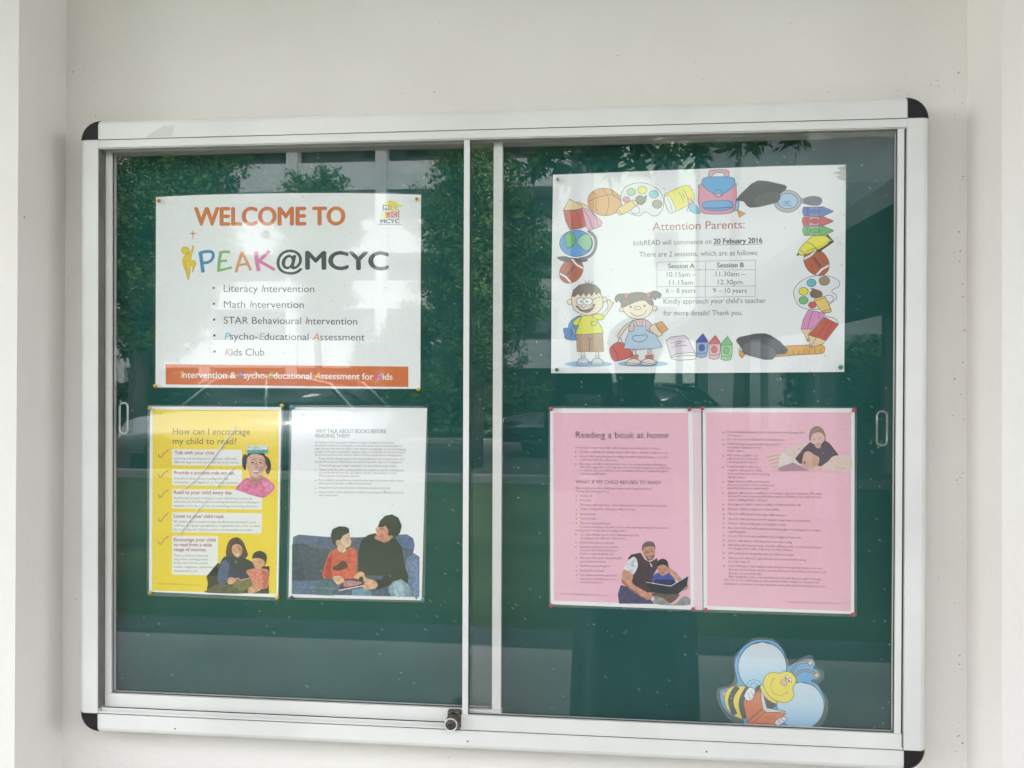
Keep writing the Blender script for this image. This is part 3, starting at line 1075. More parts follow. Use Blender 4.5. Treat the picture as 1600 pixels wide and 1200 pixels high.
for dx, dy in ((0, 0), (-2, 222), (-4, 445)):
    Y1.begin('tick_mark', 3).line([(160 + dx, 600 + dy), (185 + dx, 640 + dy), (225 + dx, 592 + dy), (275 + dx, 552 + dy)], TK, 1.5).end()
Y1.crop(225, 780, 7.058)
for dy in (0, 253):
    Y1.begin('tick_mark', 3).line([(155, 208 + dy), (182, 246 + dy), (222, 195 + dy), (272, 150 + dy)], TK, 1.5).end()
Y1.laminate()
bm = bmesh.new()                            # raised white strips paint the glints on the film
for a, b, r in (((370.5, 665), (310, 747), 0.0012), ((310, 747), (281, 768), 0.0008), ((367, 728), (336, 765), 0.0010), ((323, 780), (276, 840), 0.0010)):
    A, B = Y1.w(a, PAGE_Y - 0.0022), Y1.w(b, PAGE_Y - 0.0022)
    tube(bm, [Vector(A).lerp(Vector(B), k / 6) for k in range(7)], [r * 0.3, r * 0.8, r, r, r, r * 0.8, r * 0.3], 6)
M['glint_ridge'] = plain('glint_white_film', (0.86, 0.86, 0.85), 0.12, spec=0.8, coat=0.6)
bm_obj('glint_ridge', bm, M['glint_ridge'], Y1.root)
PB = 'of the yellow page'
pin(233.8, 637.8, (206, 180, 70), 'yellow push pin in the top left corner ' + PB, 0.85)
pin(440.4, 633.6, (224, 186, 80), 'yellow push pin in the top right corner ' + PB, 0.95)
pin(234.6, 926, (204, 172, 60), 'yellow push pin in the bottom left corner ' + PB, 0.85)
pin(433, 933.4, (226, 186, 40), 'bright yellow push pin in the bottom right corner ' + PB, 1.0)

# ------------------------------------------------------------------ white page with sofa photograph
P2 = Page('sofa_page', [(456, 636), (667, 637.5), (658.6, 938.2), (450.8, 933.2)],
          'white laminated page of text above a picture of two people on a blue sofa', 'laminated page', film=2, paper=(238, 234, 233),
          film_outline=[(453, 632.6), (669.4, 633.8), (663.8, 941.4), (448.4, 936)])
P2.begin('heading_text').crop(445, 625, 6.9565)
HG = (112, 106, 106)
P2.text('WHY TALK ABOUT BOOKS BEFORE', 335, 357, 1098, 42, HG, y1=362, res=3).end().begin('heading_text')
P2.text('READING THEM?', 335, 408, 705, 40, HG, y1=410, res=3).end().begin('page_number')
P2.text('166', 183, 168, 215, 15, HG, res=1)
P2.end()
P2.begin('body_text')
BT = (128, 118, 114)
lines(P2, [('Introducing a book is necessary for children of all ages. As adults, we do our own', 333, 1182, 470), ('introductions when we’re selecting what to read. We read the blurb, look at the number of', 330, 1270, 504),
           ('pages, the size of the font, the author’s name (familiar and unfamiliar, so new and intriguing)', 330, 1312, 538), ('and glance at the photos, illustrations, diagrams and so on. Children need to be introduced to', 330, 1308, 572),
           ('the process as well. It’s much easier to read a book if you already know something about it.', 330, 1283, 604), ('If your child has already read the book, then your discussion about it may be short. You', 375, 1293, 647),
           ('may just like to ask your child what you can expect to hear him or her to be reading about', 330, 1272, 680), ('A new book may need a longer conversation. You can do this in a range of ways.', 375, 1215, 722),
           ('Talk about the title, author, pictures and blurb (you may like to read the book dedication', 373, 1293, 768), ('and wonder who the person/people might be and why it was dedicated to them).', 373, 1218, 800), ('Who would your child dedicate a book to?', 373, 815, 834),
           ('If your child has read another book about the same topic or by the same author, discuss', 370, 1293, 880), ('what seems to be the same or different about this book.', 370, 945, 915), ('Discuss how to pronounce the names of characters and places in the book.', 370, 1150, 962),
           ('Ask your child to predict what the book might be about, using the information from your', 370, 1295, 1010), ('earlier conversation.', 370, 578, 1044)], 24, BT)
for y in (760, 876, 958, 1005):
    P2.ell(333, y, 6, 6, BT, n=8)
P2.end()
P2.begin('sofa_picture').crop(445, 780, 6.9565)
SF, SFL, SFD = (92, 98, 118), (114, 124, 150), (78, 84, 96)
P2.poly([(86, 500), (90, 412), (150, 384), (400, 405), (520, 412), (800, 415), (1000, 400), (1200, 388), (1330, 382), (1395, 425), (1412, 500), (1395, 585), (1465, 625), (1462, 1064), (75, 1030), (78, 700)], SF)
P2.poly([(100, 480), (105, 425), (160, 400), (400, 420), (520, 428), (520, 470), (300, 480)], (92, 102, 128), True)
P2.poly([(1215, 430), (1330, 396), (1390, 440), (1400, 500), (1380, 540), (1290, 520)], (94, 106, 142), True)
P2.poly([(1300, 760), (1330, 640), (1395, 590), (1465, 628), (1462, 1062), (1385, 1060), (1340, 900)], SFL)
P2.poly([(1390, 640), (1440, 640), (1450, 1040), (1410, 1040)], (118, 132, 168), True)
P2.poly([(80, 488), (200, 486), (265, 500), (285, 560), (215, 880), (78, 880)], (70, 78, 92), False)
P2.poly([(140, 520), (250, 520), (400, 538), (495, 556), (440, 700), (415, 850), (330, 885), (220, 890)], SFD, True)
P2.line([(140, 520), (180, 690), (215, 885)], (44, 50, 62), 0.8)
P2.poly([(78, 890), (400, 885), (520, 900), (520, 1042), (75, 1030)], (96, 110, 136))
P2.poly([(800, 575), (830, 450), (905, 388), (985, 368), (1080, 462), (1200, 418), (1275, 535), (1300, 700), (1345, 860), (1300, 920), (1130, 930), (1010, 960), (960, 880), (800, 800)], (40, 40, 38), False)
P2.poly([(1000, 900), (1100, 840), (1290, 760), (1345, 870), (1290, 925), (1140, 935), (1005, 980)], (32, 33, 34), True)
P2.poly([(850, 470), (910, 400), (970, 385), (930, 480), (860, 620), (820, 600)], (54, 54, 50), True)
P2.poly([(1000, 440), (1010, 340), (1060, 250), (1125, 300), (1165, 390), (1185, 400), (1130, 455), (1085, 472)], (196, 138, 118), False)
P2.poly([(985, 330), (1010, 295), (1060, 280), (1050, 350), (1030, 420), (1010, 440), (978, 425), (1000, 365)], (204, 146, 126), True)
P2.line([(1030, 330), (1060, 318), (1080, 335)], (60, 40, 40), 0.8)
P2.line([(985, 375), (1015, 400), (1060, 395)], (150, 66, 66), 1.0)
P2.poly([(1012, 300), (1035, 235), (1090, 180), (1165, 164), (1235, 200), (1272, 285), (1252, 370), (1195, 420), (1165, 392), (1125, 395), (1126, 335), (1098, 285), (1062, 305)], (44, 40, 42), False)
P2.line([(1130, 200), (1190, 230), (1230, 300)], (74, 70, 74), 1.0)
P2.line([(1090, 215), (1150, 260), (1180, 350)], (66, 62, 66), 0.9)
P2.poly([(1125, 960), (1180, 890), (1270, 868), (1345, 930), (1375, 1000), (1380, 1059), (1150, 1055)], (136, 158, 172), False)
P2.poly([(1180, 920), (1260, 900), (1300, 960), (1280, 1050), (1210, 1050)], (162, 182, 192), True)
P2.poly([(735, 985), (850, 965), (940, 1000), (942, 1050), (730, 1042)], (120, 146, 164))
P2.poly([(870, 825), (1080, 830), (1050, 870), (960, 880), (880, 870)], (84, 92, 104))
P2.poly([(500, 392), (520, 325), (590, 293), (665, 298), (700, 320), (702, 365), (655, 385), (615, 450), (600, 500), (560, 520), (525, 480)], (44, 40, 40), False)
P2.poly([(600, 450), (640, 390), (702, 362), (712, 410), (726, 460), (716, 505), (665, 530), (670, 560), (630, 585), (572, 565), (572, 510)], (222, 184, 152), False)
P2.ell(578, 470, 22, 32, (206, 160, 130), 15)
P2.line([(675, 428), (700, 424)], (60, 44, 40), 0.8)
P2.line([(690, 484), (716, 482)], (170, 100, 92), 0.8)
P2.poly([(560, 533), (600, 575), (650, 578), (715, 518), (768, 530), (790, 600), (782, 850), (720, 865), (560, 862), (520, 850), (425, 862), (410, 815), (440, 700), (485, 585)], (200, 98, 80), False)
P2.poly([(430, 830), (455, 700), (500, 600), (520, 640), (500, 760), (520, 850)], (178, 66, 52), True)
P2.poly([(520, 745), (580, 705), (640, 665), (690, 725), (640, 760), (560, 775)], (96, 56, 52), True)
P2.poly([(345, 920), (400, 880), (500, 880), (552, 935), (530, 1046), (340, 1038)], (92, 108, 118), False)
P2.poly([(590, 960), (660, 868), (760, 860), (872, 870), (880, 930), (600, 985)], (112, 60, 64), False)
P2.poly([(585, 985), (880, 928), (880, 940), (590, 994)], (226, 222, 220))
P2.poly([(640, 900), (700, 880), (830, 900), (800, 930), (660, 950)], (176, 136, 138), True)
P2.poly([(520, 850), (600, 832), (650, 885), (610, 915), (570, 922)], (218, 172, 142), True)
P2.poly([(748, 850), (810, 788), (862, 800), (882, 850), (992, 892), (1002, 955), (890, 982), (850, 945), (870, 890), (800, 870)], (212, 164, 134), True)
P2.ell(832, 865, 24, 26, (30, 28, 28))
P2.text('READ RECORD REWARD Oxford University Press 2012', 135, 962, 585, 14, (140, 146, 166), y1=975, res=1)
P2.end()
P2.begin('margin')
P2.poly([(40, 1027), (75, 1030), (1462, 1064), (1488, 1066), (1486, 1100), (40, 1065)], (228, 226, 226))
P2.end()
P2.laminate()
PB = 'of the blue sofa page'
pin(457.2, 637, (84, 134, 178), 'light blue push pin in the top left corner ' + PB, 0.95)
pin(664.8, 634.4, (40, 62, 120), 'dark blue push pin in the top right corner ' + PB, 0.75)
pin(455.6, 933.8, (54, 58, 130), 'dark blue push pin in the bottom left corner ' + PB, 0.95)
pin(660.8, 936.6, (84, 150, 170), 'teal push pin in the bottom right corner ' + PB, 0.95)

# ------------------------------------------------------------------ pink pages
PKC, PKW, PT = (236, 182, 196), (238, 228, 228), (138, 92, 106)
Q1 = Page('pink_home_page', [(859.5, 638), (1095.5, 638.6), (1098, 953.4), (860.2, 944.2)],
          'pink laminated page headed Reading a book at home, with a man and a boy', 'laminated page', film=3, paper=PKW,
          film_outline=[(857, 635), (1097, 636), (1099.2, 955.6), (857.6, 947.6)])
Q1.begin('pink_print').crop(0, 0, 1)
Q1.poly([(864.4, 644.8), (1075.3, 645), (1079, 945.4), (865.4, 938.4)], PKC)
Q1.lay = 0
Q1.poly([(1082, 640), (1095, 640), (1096.6, 952), (1084.6, 951.4)], (226, 200, 208))
Q1.end()
Q1.begin('heading_text', 1).crop(850, 625, 6.4)
Q1.text('Reading a book at home', 317, 378, 1242, 62, (112, 72, 84), y1=383, res=5).end().begin('heading_text', 1)
Q1.text('WHAT IF MY CHILD REFUSES TO READ?', 315, 835, 1170, 34, (128, 82, 94), y1=843, res=3).end().begin('page_number', 1)
Q1.text('204', 160, 177, 190, 14, PT, res=1)
Q1.end()
Q1.begin('body_text', 1)
lines(Q1, [('If you’re able to listen to your child read at home, there are a few points to consider:', 315, 1160, 485), ('Set aside a usual time for reading because routine helps to develop a readiness to read.', 358, 1242, 528),
           ('Let your child choose the place for reading. Successful reading can happen on the floor,', 358, 1250, 572), ('on the bed, and in the cubby house.', 358, 735, 606),
           ('Encourage your child to hold the book so he or she becomes familiar with handling it', 358, 1228, 648), ('(turning the pages and so on). In the case of an e-book that is displayed on a tablet device', 358, 1275, 680),
           ('or computer, give your child time to become familiar with how to navigate through the', 358, 1245, 712), ('e-book and interact with it.', 358, 622, 746),
           ('What should you do if your child doesn’t want to read the take-home book?', 315, 1080, 890), ('You may hear comments such as:', 315, 650, 922),
           ('‘Do I have to?’', 360, 482, 968), ('‘I’m too tired.’', 360, 474, 1012), ('‘The teacher didn’t say I had to.’ (Check with the teacher so you know what is expected.)', 358, 1228, 1058), ('‘I forgot to bring it home.’ (Check your child’s school bag.)', 358, 915, 1098)], 23, PT, drop=0.012)
Q1.crop(850, 790, 6.4)
lines(Q1, [('‘But I’m playing with …’', 358, 548, 94), ('‘Can’t I just watch…?’', 358, 548, 137), ('‘This book’s boring/dumb/stupid.’', 358, 667, 186), ('It’s at this point that you may like to use one of the following strategies – because some', 358, 1250, 222),
           ('reading practice is better than no reading practice.', 315, 820, 256), ('Use a timer (kitchen, sport) so your child understands that', 358, 952, 300), ('the reading practice will be for a short period.', 358, 822, 334),
           ('Read the book aloud to your child.', 360, 705, 380), ('Read the book aloud to your child but', 360, 744, 422), ('have your child read words that you', 360, 727, 455), ('know he or she can already read.', 360, 695, 491),
           ('Have your child point to the words while', 362, 776, 532), ('you read the words aloud.', 362, 622, 568), ('Read the book aloud together.', 362, 665, 612), ('Read half the book each.', 362, 610, 660),
           ('Put a sticky note a few pages ahead', 363, 730, 704), ('and tell your child they just need to', 363, 724, 742), ('read to the sticky note.', 363, 592, 776)], 23, PT, drop=0.012)
Q1.text('READ RECORD REWARD Oxford University Press 2012', 160, 888, 655, 15, (170, 124, 136), y1=906, res=1)
for x, y in ((318, 290), (320, 370), (320, 414), (322, 526), (322, 605), (322, 652), (323, 697), (322, 42), (322, 86), (322, 130), (322, 178)):
    Q1.ell(x, y, 6, 6, PT, n=8)
    Q1.lay = 1
Q1.crop(850, 625, 6.4)
for x, y in ((315, 521), (316, 566), (316, 641), (322, 960), (322, 1003)):
    Q1.ell(x, y, 6, 6, PT, n=8)
    Q1.lay = 1
Q1.end()
Q1.begin('father_picture', 1).crop(850, 790, 6.4)
VS, SK1, SK2 = (82, 66, 70), (194, 144, 122), (168, 112, 94)
Q1.poly([(1230, 610), (1300, 650), (1375, 730), (1440, 800), (1420, 830), (1330, 750), (1250, 690)], SK1, True)
Q1.poly([(738, 885), (768, 792), (850, 815), (970, 890), (1060, 935), (1110, 982), (752, 980)], (84, 82, 108), False)
Q1.poly([(835, 535), (870, 490), (965, 470), (1010, 540), (1060, 565), (1130, 525), (1150, 600), (1095, 690), (1085, 870), (980, 870), (900, 830), (870, 720), (925, 620), (920, 545)], VS, False)
Q1.line([(1060, 565), (1040, 700), (1030, 860)], (60, 46, 50), 0.7)
for y in (620, 680, 740, 800):
    Q1.line([(930, y), (1060, y + 12)], (70, 56, 60), 0.5)
Q1.poly([(803, 632), (850, 545), (908, 512), (938, 600), (892, 688), (850, 665)], (206, 214, 218), True)
Q1.poly([(800, 640), (888, 690), (880, 760), (915, 800), (1000, 850), (1078, 895), (1060, 930), (1020, 935), (960, 900), (850, 820), (778, 765)], SK1, True)
Q1.poly([(790, 740), (860, 810), (960, 890), (1020, 930), (960, 905), (850, 828), (778, 768)], SK2, True)
Q1.poly([(982, 450), (990, 385), (1045, 355), (1100, 375), (1112, 440), (1060, 405)], (112, 98, 94), True)
Q1.poly([(984, 450), (1010, 415), (1095, 410), (1112, 460), (1098, 520), (1050, 548), (1010, 515)], SK1, True)
Q1.poly([(1018, 495), (1050, 510), (1102, 492), (1090, 530), (1050, 552), (1022, 530)], (138, 100, 86), True)
Q1.line([(1020, 462), (1050, 466)], (50, 36, 32), 0.8)
Q1.line([(1070, 462), (1096, 458)], (50, 36, 32), 0.8)
Q1.poly([(1035, 512), (1062, 520), (1080, 508), (1060, 528)], (232, 226, 222), True)
Q1.poly([(1065, 570), (1085, 610), (1075, 612), (1055, 575)], (220, 220, 222))
Q1.poly([(1092, 700), (1150, 665), (1200, 690), (1250, 675), (1315, 755), (1280, 795), (1100, 770)], (76, 92, 158), True)
Q1.poly([(1115, 740), (1300, 745), (1280, 795), (1120, 780)], (50, 56, 92), True)
Q1.poly([(1128, 605), (1140, 552), (1190, 530), (1235, 558), (1243, 630), (1215, 600), (1150, 600)], (58, 44, 40), True)
Q1.poly([(1136, 612), (1180, 590), (1225, 604), (1238, 642), (1205, 692), (1180, 702), (1145, 660)], (198, 144, 116), True)
Q1.line([(1150, 636), (1172, 640)], (50, 36, 32), 0.7)
Q1.line([(1198, 638), (1222, 634)], (50, 36, 32), 0.7)
Q1.line([(1165, 665), (1188, 672), (1208, 664)], (140, 66, 66), 0.8)
Q1.poly([(1085, 870), (1330, 880), (1342, 912), (1270, 972), (1200, 960), (1110, 915)], (112, 92, 76), True)
Q1.poly([(1088, 925), (1120, 905), (1190, 925), (1285, 988), (1400, 908), (1455, 930), (1462, 970), (1420, 996), (1200, 992), (1110, 975)], (150, 150, 144), True)
Q1.poly([(1020, 765), (1268, 806), (1442, 700), (1428, 810), (1340, 882), (1200, 885), (1070, 862)], (52, 54, 62), False)
Q1.line([(1020, 764), (1266, 804), (1440, 700)], (214, 222, 232), 1.0, smooth=False)
Q1.poly([(985, 860), (1040, 870), (1090, 905), (1060, 935), (1010, 930)], SK1, True)
Q1.poly([(1080, 918), (1096, 912), (1104, 932), (1088, 940)], (226, 226, 226))
Q1.poly([(1395, 830), (1435, 800), (1430, 830), (1400, 850)], SK1, True)
Q1.end()
Q1.laminate()

Q2 = Page('pink_bullet_page', [(1098, 637.8), (1335.4, 638), (1334.6, 959.6), (1099.2, 952.4)],
          'pink laminated page of bullet points with a girl reading beside a teddy bear', 'laminated page', film=4, paper=PKW,
          film_outline=[(1095.4, 635.4), (1338.6, 635.6), (1338.2, 963.6), (1097.2, 956)])
Q2.begin('pink_print').crop(0, 0, 1)
Q2.poly([(1102.8, 644.2), (1329.8, 644.6), (1329.4, 955), (1105, 946.6)], PKC)
Q2.end()
Q2.begin('body_text', 1).crop(1090, 625, 6.2745)
BL1 = [('Read left page/right page (children read – and you have the pages with', 290, 1050, 322), ('fewer words).', 290, 428, 357), ('Say, ‘I’ll read it to you and then you can read it to me.’', 290, 858, 395),
       ('When reading a story, substitute the character', 290, 815, 441), ('the names of characters to your', 290, 625, 474), ('family’s names.', 290, 458, 506), ('If the book is available as an', 290, 590, 551), ('audio book, have your child', 290, 588, 585), ('read along with the narrator.', 290, 590, 617),
       ('Download audio books onto a', 290, 618, 662), ('computer, smart phone or tablet', 292, 634, 697), ('device and have your child read along', 292, 702, 732), ('with the narrator.', 292, 475, 766), ('Suggest that your child reads the book', 292, 705, 807), ('into a voice recorder or into a microphone', 292, 746, 841), ('(even if the microphone doesn’t work).', 292, 698, 873),
       ('Ask your child to read to a stuffed toy, for example, a favourite teddy bear. (The author', 295, 1225, 920), ('has seen this work very successfully with a number of children.) Your child could also', 295, 1215, 952), ('read to a willing sibling or plaid pet.', 295, 685, 988), ('Encourage your child to read to a relative or friend via a video call.', 296, 1012, 1032), ('Have your child use a puppet to do the reading.', 296, 800, 1078)]
lines(Q2, BL1, 23, PT, drop=0.011)
for y in (320, 391, 436, 549, 659, 803, 915, 1025, 1072):
    Q2.ell(250, y, 6.5, 6.5, PT, n=8)
    Q2.lay = 1
Q2.text('205', 1393, 178, 1425, 15, PT, res=1)
Q2.crop(1090, 790, 6.2745)
lines(Q2, [('Have your child read the book using a different voice.', 297, 865, 90), ('Give your child a special pointer (for example a magic wand or laser pointer).', 298, 1110, 138), ('Give your child a reading cape or reading hat to wear.', 298, 872, 183),
           ('Have your child read while wearing swimming goggles or novelty glasses, or using a', 298, 1208, 228), ('magnifying glass.', 298, 482, 264), ('Let your child read using a handheld torch, booklight or head torch.', 298, 1016, 305), ('Let your child play his or her favourite music while reading.', 300, 930, 353),
           ('Have your child stand and read, read while walking around, or sit in an unusual place', 300, 1220, 395), ('(for example under a table, on the beach or under a blanket).', 298, 937, 428), ('Link reading the book with after-school or after-meal snacks.', 300, 947, 476), ('Take the book with you to appointments so it can be read while waiting', 302, 1066, 522), ('(e.g. at the doctor’s).', 302, 510, 556),
           ('If your child wants to start reading on later (as late as he/she gets into bed) him or her now', 303, 1220, 600), ('when the book has been read they can read other books in bed. If they don’t want to read', 302, 1258, 636), ('then they can turn out the light.', 302, 634, 672), ('After reading the book, it is essential that both of you talk about the author’s message.', 302, 1218, 706),
           ('This is for you to confirm that your child understands that reading is for enjoyment and', 260, 1192, 738), ('learning and not just about correctly naming the words (although this is certainly important).', 258, 1255, 775)], 23, PT, drop=0.028)
for y in (37, 82, 127, 172, 217, 296, 342, 387, 466, 512, 592):
    Q2.ell(256, y, 6.5, 6.5, PT, n=8)
    Q2.lay = 1
Q2.text('READ RECORD REWARD Oxford University Press 2012', 910, 952, 1432, 15, (170, 124, 136), y1=966, res=1)
Q2.end()
Q2.begin('reading_girl_picture', 1).crop(1090, 625, 6.2745)
CRM = (220, 196, 186)
Q2.poly([(830, 520), (900, 470), (1060, 418), (1070, 520), (1000, 600), (900, 600)], CRM, True)
Q2.poly([(740, 690), (800, 640), (1000, 600), (1250, 620), (1480, 650), (1490, 690), (1380, 712), (1100, 708), (760, 702)], (222, 176, 184), True)
Q2.poly([(652, 528), (810, 510), (830, 600), (790, 665), (745, 695)], (222, 190, 186), False)
for k in range(4):
    Q2.line([(672 + 20 * k, 560 + 34 * k), (815, 535 + 34 * k)], (200, 140, 142), 0.9, smooth=False)
Q2.poly([(955, 575), (1030, 480), (1100, 412), (1170, 448), (1240, 388), (1300, 430), (1388, 548), (1330, 575), (1290, 640), (1220, 655), (1100, 620), (1000, 625)], (92, 80, 90), False)
Q2.poly([(1215, 672), (1280, 600), (1350, 545), (1500, 558), (1502, 690), (1450, 706)], CRM, True)
random.seed(3)
for k in range(26):
    a = (random.uniform(900, 1040), random.uniform(470, 560)) if k < 12 else (random.uniform(1290, 1480), random.uniform(580, 680))
    Q2.ell(a[0], a[1], 5, 4, (176, 140, 120), n=6)
    Q2.lay -= 1
Q2.lay += 1
Q2.poly([(1098, 395), (1104, 300), (1160, 256), (1222, 280), (1252, 345), (1245, 405), (1190, 380)], (150, 118, 108), True)
Q2.poly([(1110, 380), (1135, 330), (1200, 318), (1238, 350), (1240, 395), (1200, 440), (1160, 446), (1120, 415)], (218, 178, 170), True)
Q2.line([(1110, 350), (1140, 300), (1200, 282)], (176, 146, 132), 0.8)
Q2.poly([(1150, 440), (1205, 430), (1200, 470), (1165, 468)], (200, 158, 148), True)
Q2.line([(1130, 380), (1155, 386)], (90, 64, 66), 0.7)
Q2.line([(1182, 380), (1208, 374)], (90, 64, 66), 0.7)
Q2.line([(1158, 422), (1175, 426), (1192, 420)], (180, 100, 106), 0.9)
Q2.poly([(1165, 462), (1180, 462), (1172, 474)], (206, 190, 180))
Q2.poly([(1030, 565), (1048, 515), (1095, 503), (1140, 535), (1185, 560), (1190, 600), (1165, 650), (1110, 668), (1040, 660), (1025, 610)], (208, 170, 150), True)
Q2.poly([(1130, 560), (1165, 552), (1180, 600), (1160, 640), (1125, 640)], (196, 156, 138), True)
Q2.ell(1048, 612, 11, 13, (130, 100, 92))
Q2.poly([(790, 662), (800, 560), (832, 512), (960, 590), (1035, 655), (935, 612)], (222, 206, 204), False)
Q2.poly([(790, 668), (930, 614), (1020, 655), (1100, 692), (800, 696)], (176, 140, 152), False)
Q2.end()
Q2.laminate()
PB1, PB2 = 'of the man and boy page', 'of the girl and bear page'
for px, py, lab in ((860.9, 639.4, 'top left corner ' + PB1), (1077.3, 639.9, 'top right corner ' + PB1), (861.3, 946, 'bottom left corner ' + PB1), (1083.6, 951.4, 'bottom right corner ' + PB1),
                    (1097.7, 638.2, 'top left corner ' + PB2), (1333.9, 640.9, 'top right corner ' + PB2), (1102.8, 952.6, 'bottom left corner ' + PB2), (1332.8, 960, 'bottom right corner ' + PB2)):
    pin(px, py, (190, 76, 100), 'red push pin in the ' + lab, 0.9)

# ------------------------------------------------------------------ attention poster
AP = Page('attention_poster', [(864.2, 273.2), (980, 268.5), (1100, 263.6), (1210, 259.6), (1321.8, 257.4), (1320.6, 420), (1319, 581.2), (1100, 582.8), (861.2, 583.2), (862, 420)],
          'white landscape notice to parents with a border of school clip art on the right half', 'poster', film=5, paper=(241, 240, 241), grow=0.2)
AP.begin('heading_text').crop(0, 0, 1)
T1 = (104, 100, 104)
AP.text('Attention Parents:', 1019.3, 360.2, 1163.5, 12.2, (170, 104, 106), y1=356.6, res=5, bold=0.002)
AP.end()
AP.begin('notice_text')
AP.text('kidsREAD will commence on', 989.7, 383.6, 1111.7, 7.8, T1, y1=381, res=3)
AP.text('20 Febuary 2016', 1114.7, 380.9, 1191.3, 7.8, (84, 80, 84), y1=379.3, res=3, bold=0.05)
AP.text('.', 1192.3, 379.2, 1193.4, 7.8, T1, y1=379.2, res=2)
AP.line([(1114.7, 382.9), (1191.5, 381.2)], (84, 80, 84), 0.8)
AP.lay = 0
AP.text('There are 2 sessions, which are as follows:', 998.7, 401.5, 1184.5, 7.8, T1, y1=398.5, res=3)
AP.end().begin('closing_text')
AP.text('Kindly approach your child’s teacher', 1036.7, 474.6, 1196.8, 7.6, T1, y1=473.2, res=3)
AP.text('for more details! Thank you.', 1036.7, 493, 1160.2, 7.6, T1, y1=492.3, res=3)
AP.end()
AP.begin('session_table')
TL_ = (150, 148, 150)
for a, b in (((1026.5, 409.7), (1180.7, 406.4)), ((1026.4, 422), (1180.5, 421.2)), ((1026.2, 448), (1180, 447)), ((1026.2, 465.3), (1179.7, 463.2)), ((1026.5, 409.7), (1026.2, 465.3)), ((1102.6, 408), (1101.6, 464.2)), ((1180.7, 406.4), (1179.7, 463.2))):
    AP.line([a, b], TL_, 0.65)
    AP.lay = 0
AP.text('Session A', 1043.8, 419.3, 1085.5, 7.2, T1, y1=418.9, res=3, bold=0.045)
AP.text('Session B', 1120, 418, 1162.4, 7.2, T1, y1=417.5, res=3, bold=0.045)
AP.text('10.15am –', 1041.8, 432.3, 1087.3, 7.2, T1, res=3)
AP.text('11.15am', 1045.7, 445, 1082.5, 7.2, T1, res=3)
AP.text('6 – 8 years', 1040.8, 457.5, 1086.8, 7.2, T1, res=3)
AP.text('11.30am –', 1118.2, 431.7, 1164.6, 7.2, T1, res=3)
AP.text('12.30pm', 1121.5, 444.4, 1160.2, 7.2, T1, res=3)
AP.text('9 – 10 years', 1114, 457.5, 1166.8, 7.2, T1, res=3)
AP.end()
LN, LW = (86, 84, 90), 0.8
BLU, SKY_, PNK, RED, GRN, YEL, ORG, BRN2 = (90, 146, 200), (136, 190, 222), (222, 168, 186), (192, 96, 82), (124, 186, 124), (226, 216, 70), (214, 158, 92), (186, 104, 78)
TAN, SKN2 = (226, 200, 156), (230, 214, 190)
I_, J_, K2, L2 = (860, 250, 6.6667), (1090, 250, 6.6667), (860, 420, 6.6667), (1090, 420, 6.6667)


def sh(pts, c, smooth=True, lw=LW):
    AP.poly(pts, c, smooth, LN, lw)


def ln(*pts, lw=LW, c=LN):
    AP.line(list(pts), c, lw)


AP.crop(*I_).begin('pencil_pair_picture')
sh([(330, 520), (345, 500), (385, 478), (405, 510), (540, 650), (530, 690), (400, 735), (360, 680)], PNK, False)
sh([(268, 440), (290, 436), (385, 478), (410, 515), (345, 505)], TAN, False)
ln((405, 510), (470, 600), (500, 690)); ln((350, 520), (410, 620), (440, 720))
sh([(135, 520), (200, 405), (330, 480), (325, 505), (255, 520), (165, 525)], TAN, False)
sh([(135, 522), (195, 530), (255, 522), (330, 500), (370, 690), (310, 712), (205, 728), (160, 640)], RED, False)
ln((195, 530), (225, 620), (240, 720)); ln((262, 522), (300, 610), (315, 708)); AP.poly([(190, 418), (200, 403), (214, 418)], LN)
AP.end().begin('basketball_picture')
AP.ell(563, 437, 176, 143, ORG, 8, LN, LW)
ln((400, 430), (480, 395), (600, 365), (735, 372)); ln((545, 295), (600, 380), (605, 480), (575, 580)); ln((640, 305), (660, 370), (740, 420)); ln((450, 330), (485, 400), (470, 480), (495, 535))
AP.end().begin('palette_picture')
sh([(735, 370), (780, 285), (870, 245), (980, 240), (1080, 280), (1150, 340), (1180, 430), (1165, 520), (1110, 578), (1060, 580), (1020, 550), (985, 542), (955, 560), (930, 582), (870, 572), (800, 540), (745, 470)], (224, 224, 226))
sh([(850, 545), (830, 500), (880, 475), (925, 500), (925, 545), (880, 560)], (224, 224, 226))
for x, y, rx, c in ((842, 333, 44, (170, 202, 160)), (957, 315, 47, YEL), (1076, 358, 47, (132, 196, 206)), (1112, 460, 52, (160, 148, 134)), (790, 412, 36, (206, 132, 130))):
    AP.ell(x, y, rx, rx * 0.85, c, 0, LN, LW)
sh([(1000, 370), (985, 440), (940, 468), (895, 440), (890, 395), (930, 372), (975, 385)], (140, 128, 112))
sh([(690, 525), (760, 470), (860, 418), (905, 450), (880, 490), (745, 570), (705, 560)], (226, 198, 128))
ln((845, 425), (890, 478)); ln((705, 520), (750, 565))
AP.end().begin('book_picture')
sh([(1185, 365), (1230, 335), (1400, 266), (1470, 300), (1500, 400), (1485, 440), (1310, 535), (1245, 548), (1200, 470)], YEL)
sh([(1188, 380), (1230, 372), (1280, 450), (1305, 530), (1245, 550), (1200, 465)], (226, 226, 226))
ln((1205, 375), (1250, 460), (1270, 540)); ln((1340, 335), (1375, 400), (1390, 450)); ln((1375, 345), (1400, 395)); ln((1385, 310), (1415, 360), (1435, 425))
AP.end().crop(*J_).begin('backpack_picture')
sh([(-70, 415), (-95, 470), (-75, 530), (-20, 555), (30, 540)], SKY_); sh([(-65, 400), (-95, 410), (-100, 440), (-60, 465)], PNK)
ln((-85, 480), (-112, 520), (-95, 540))
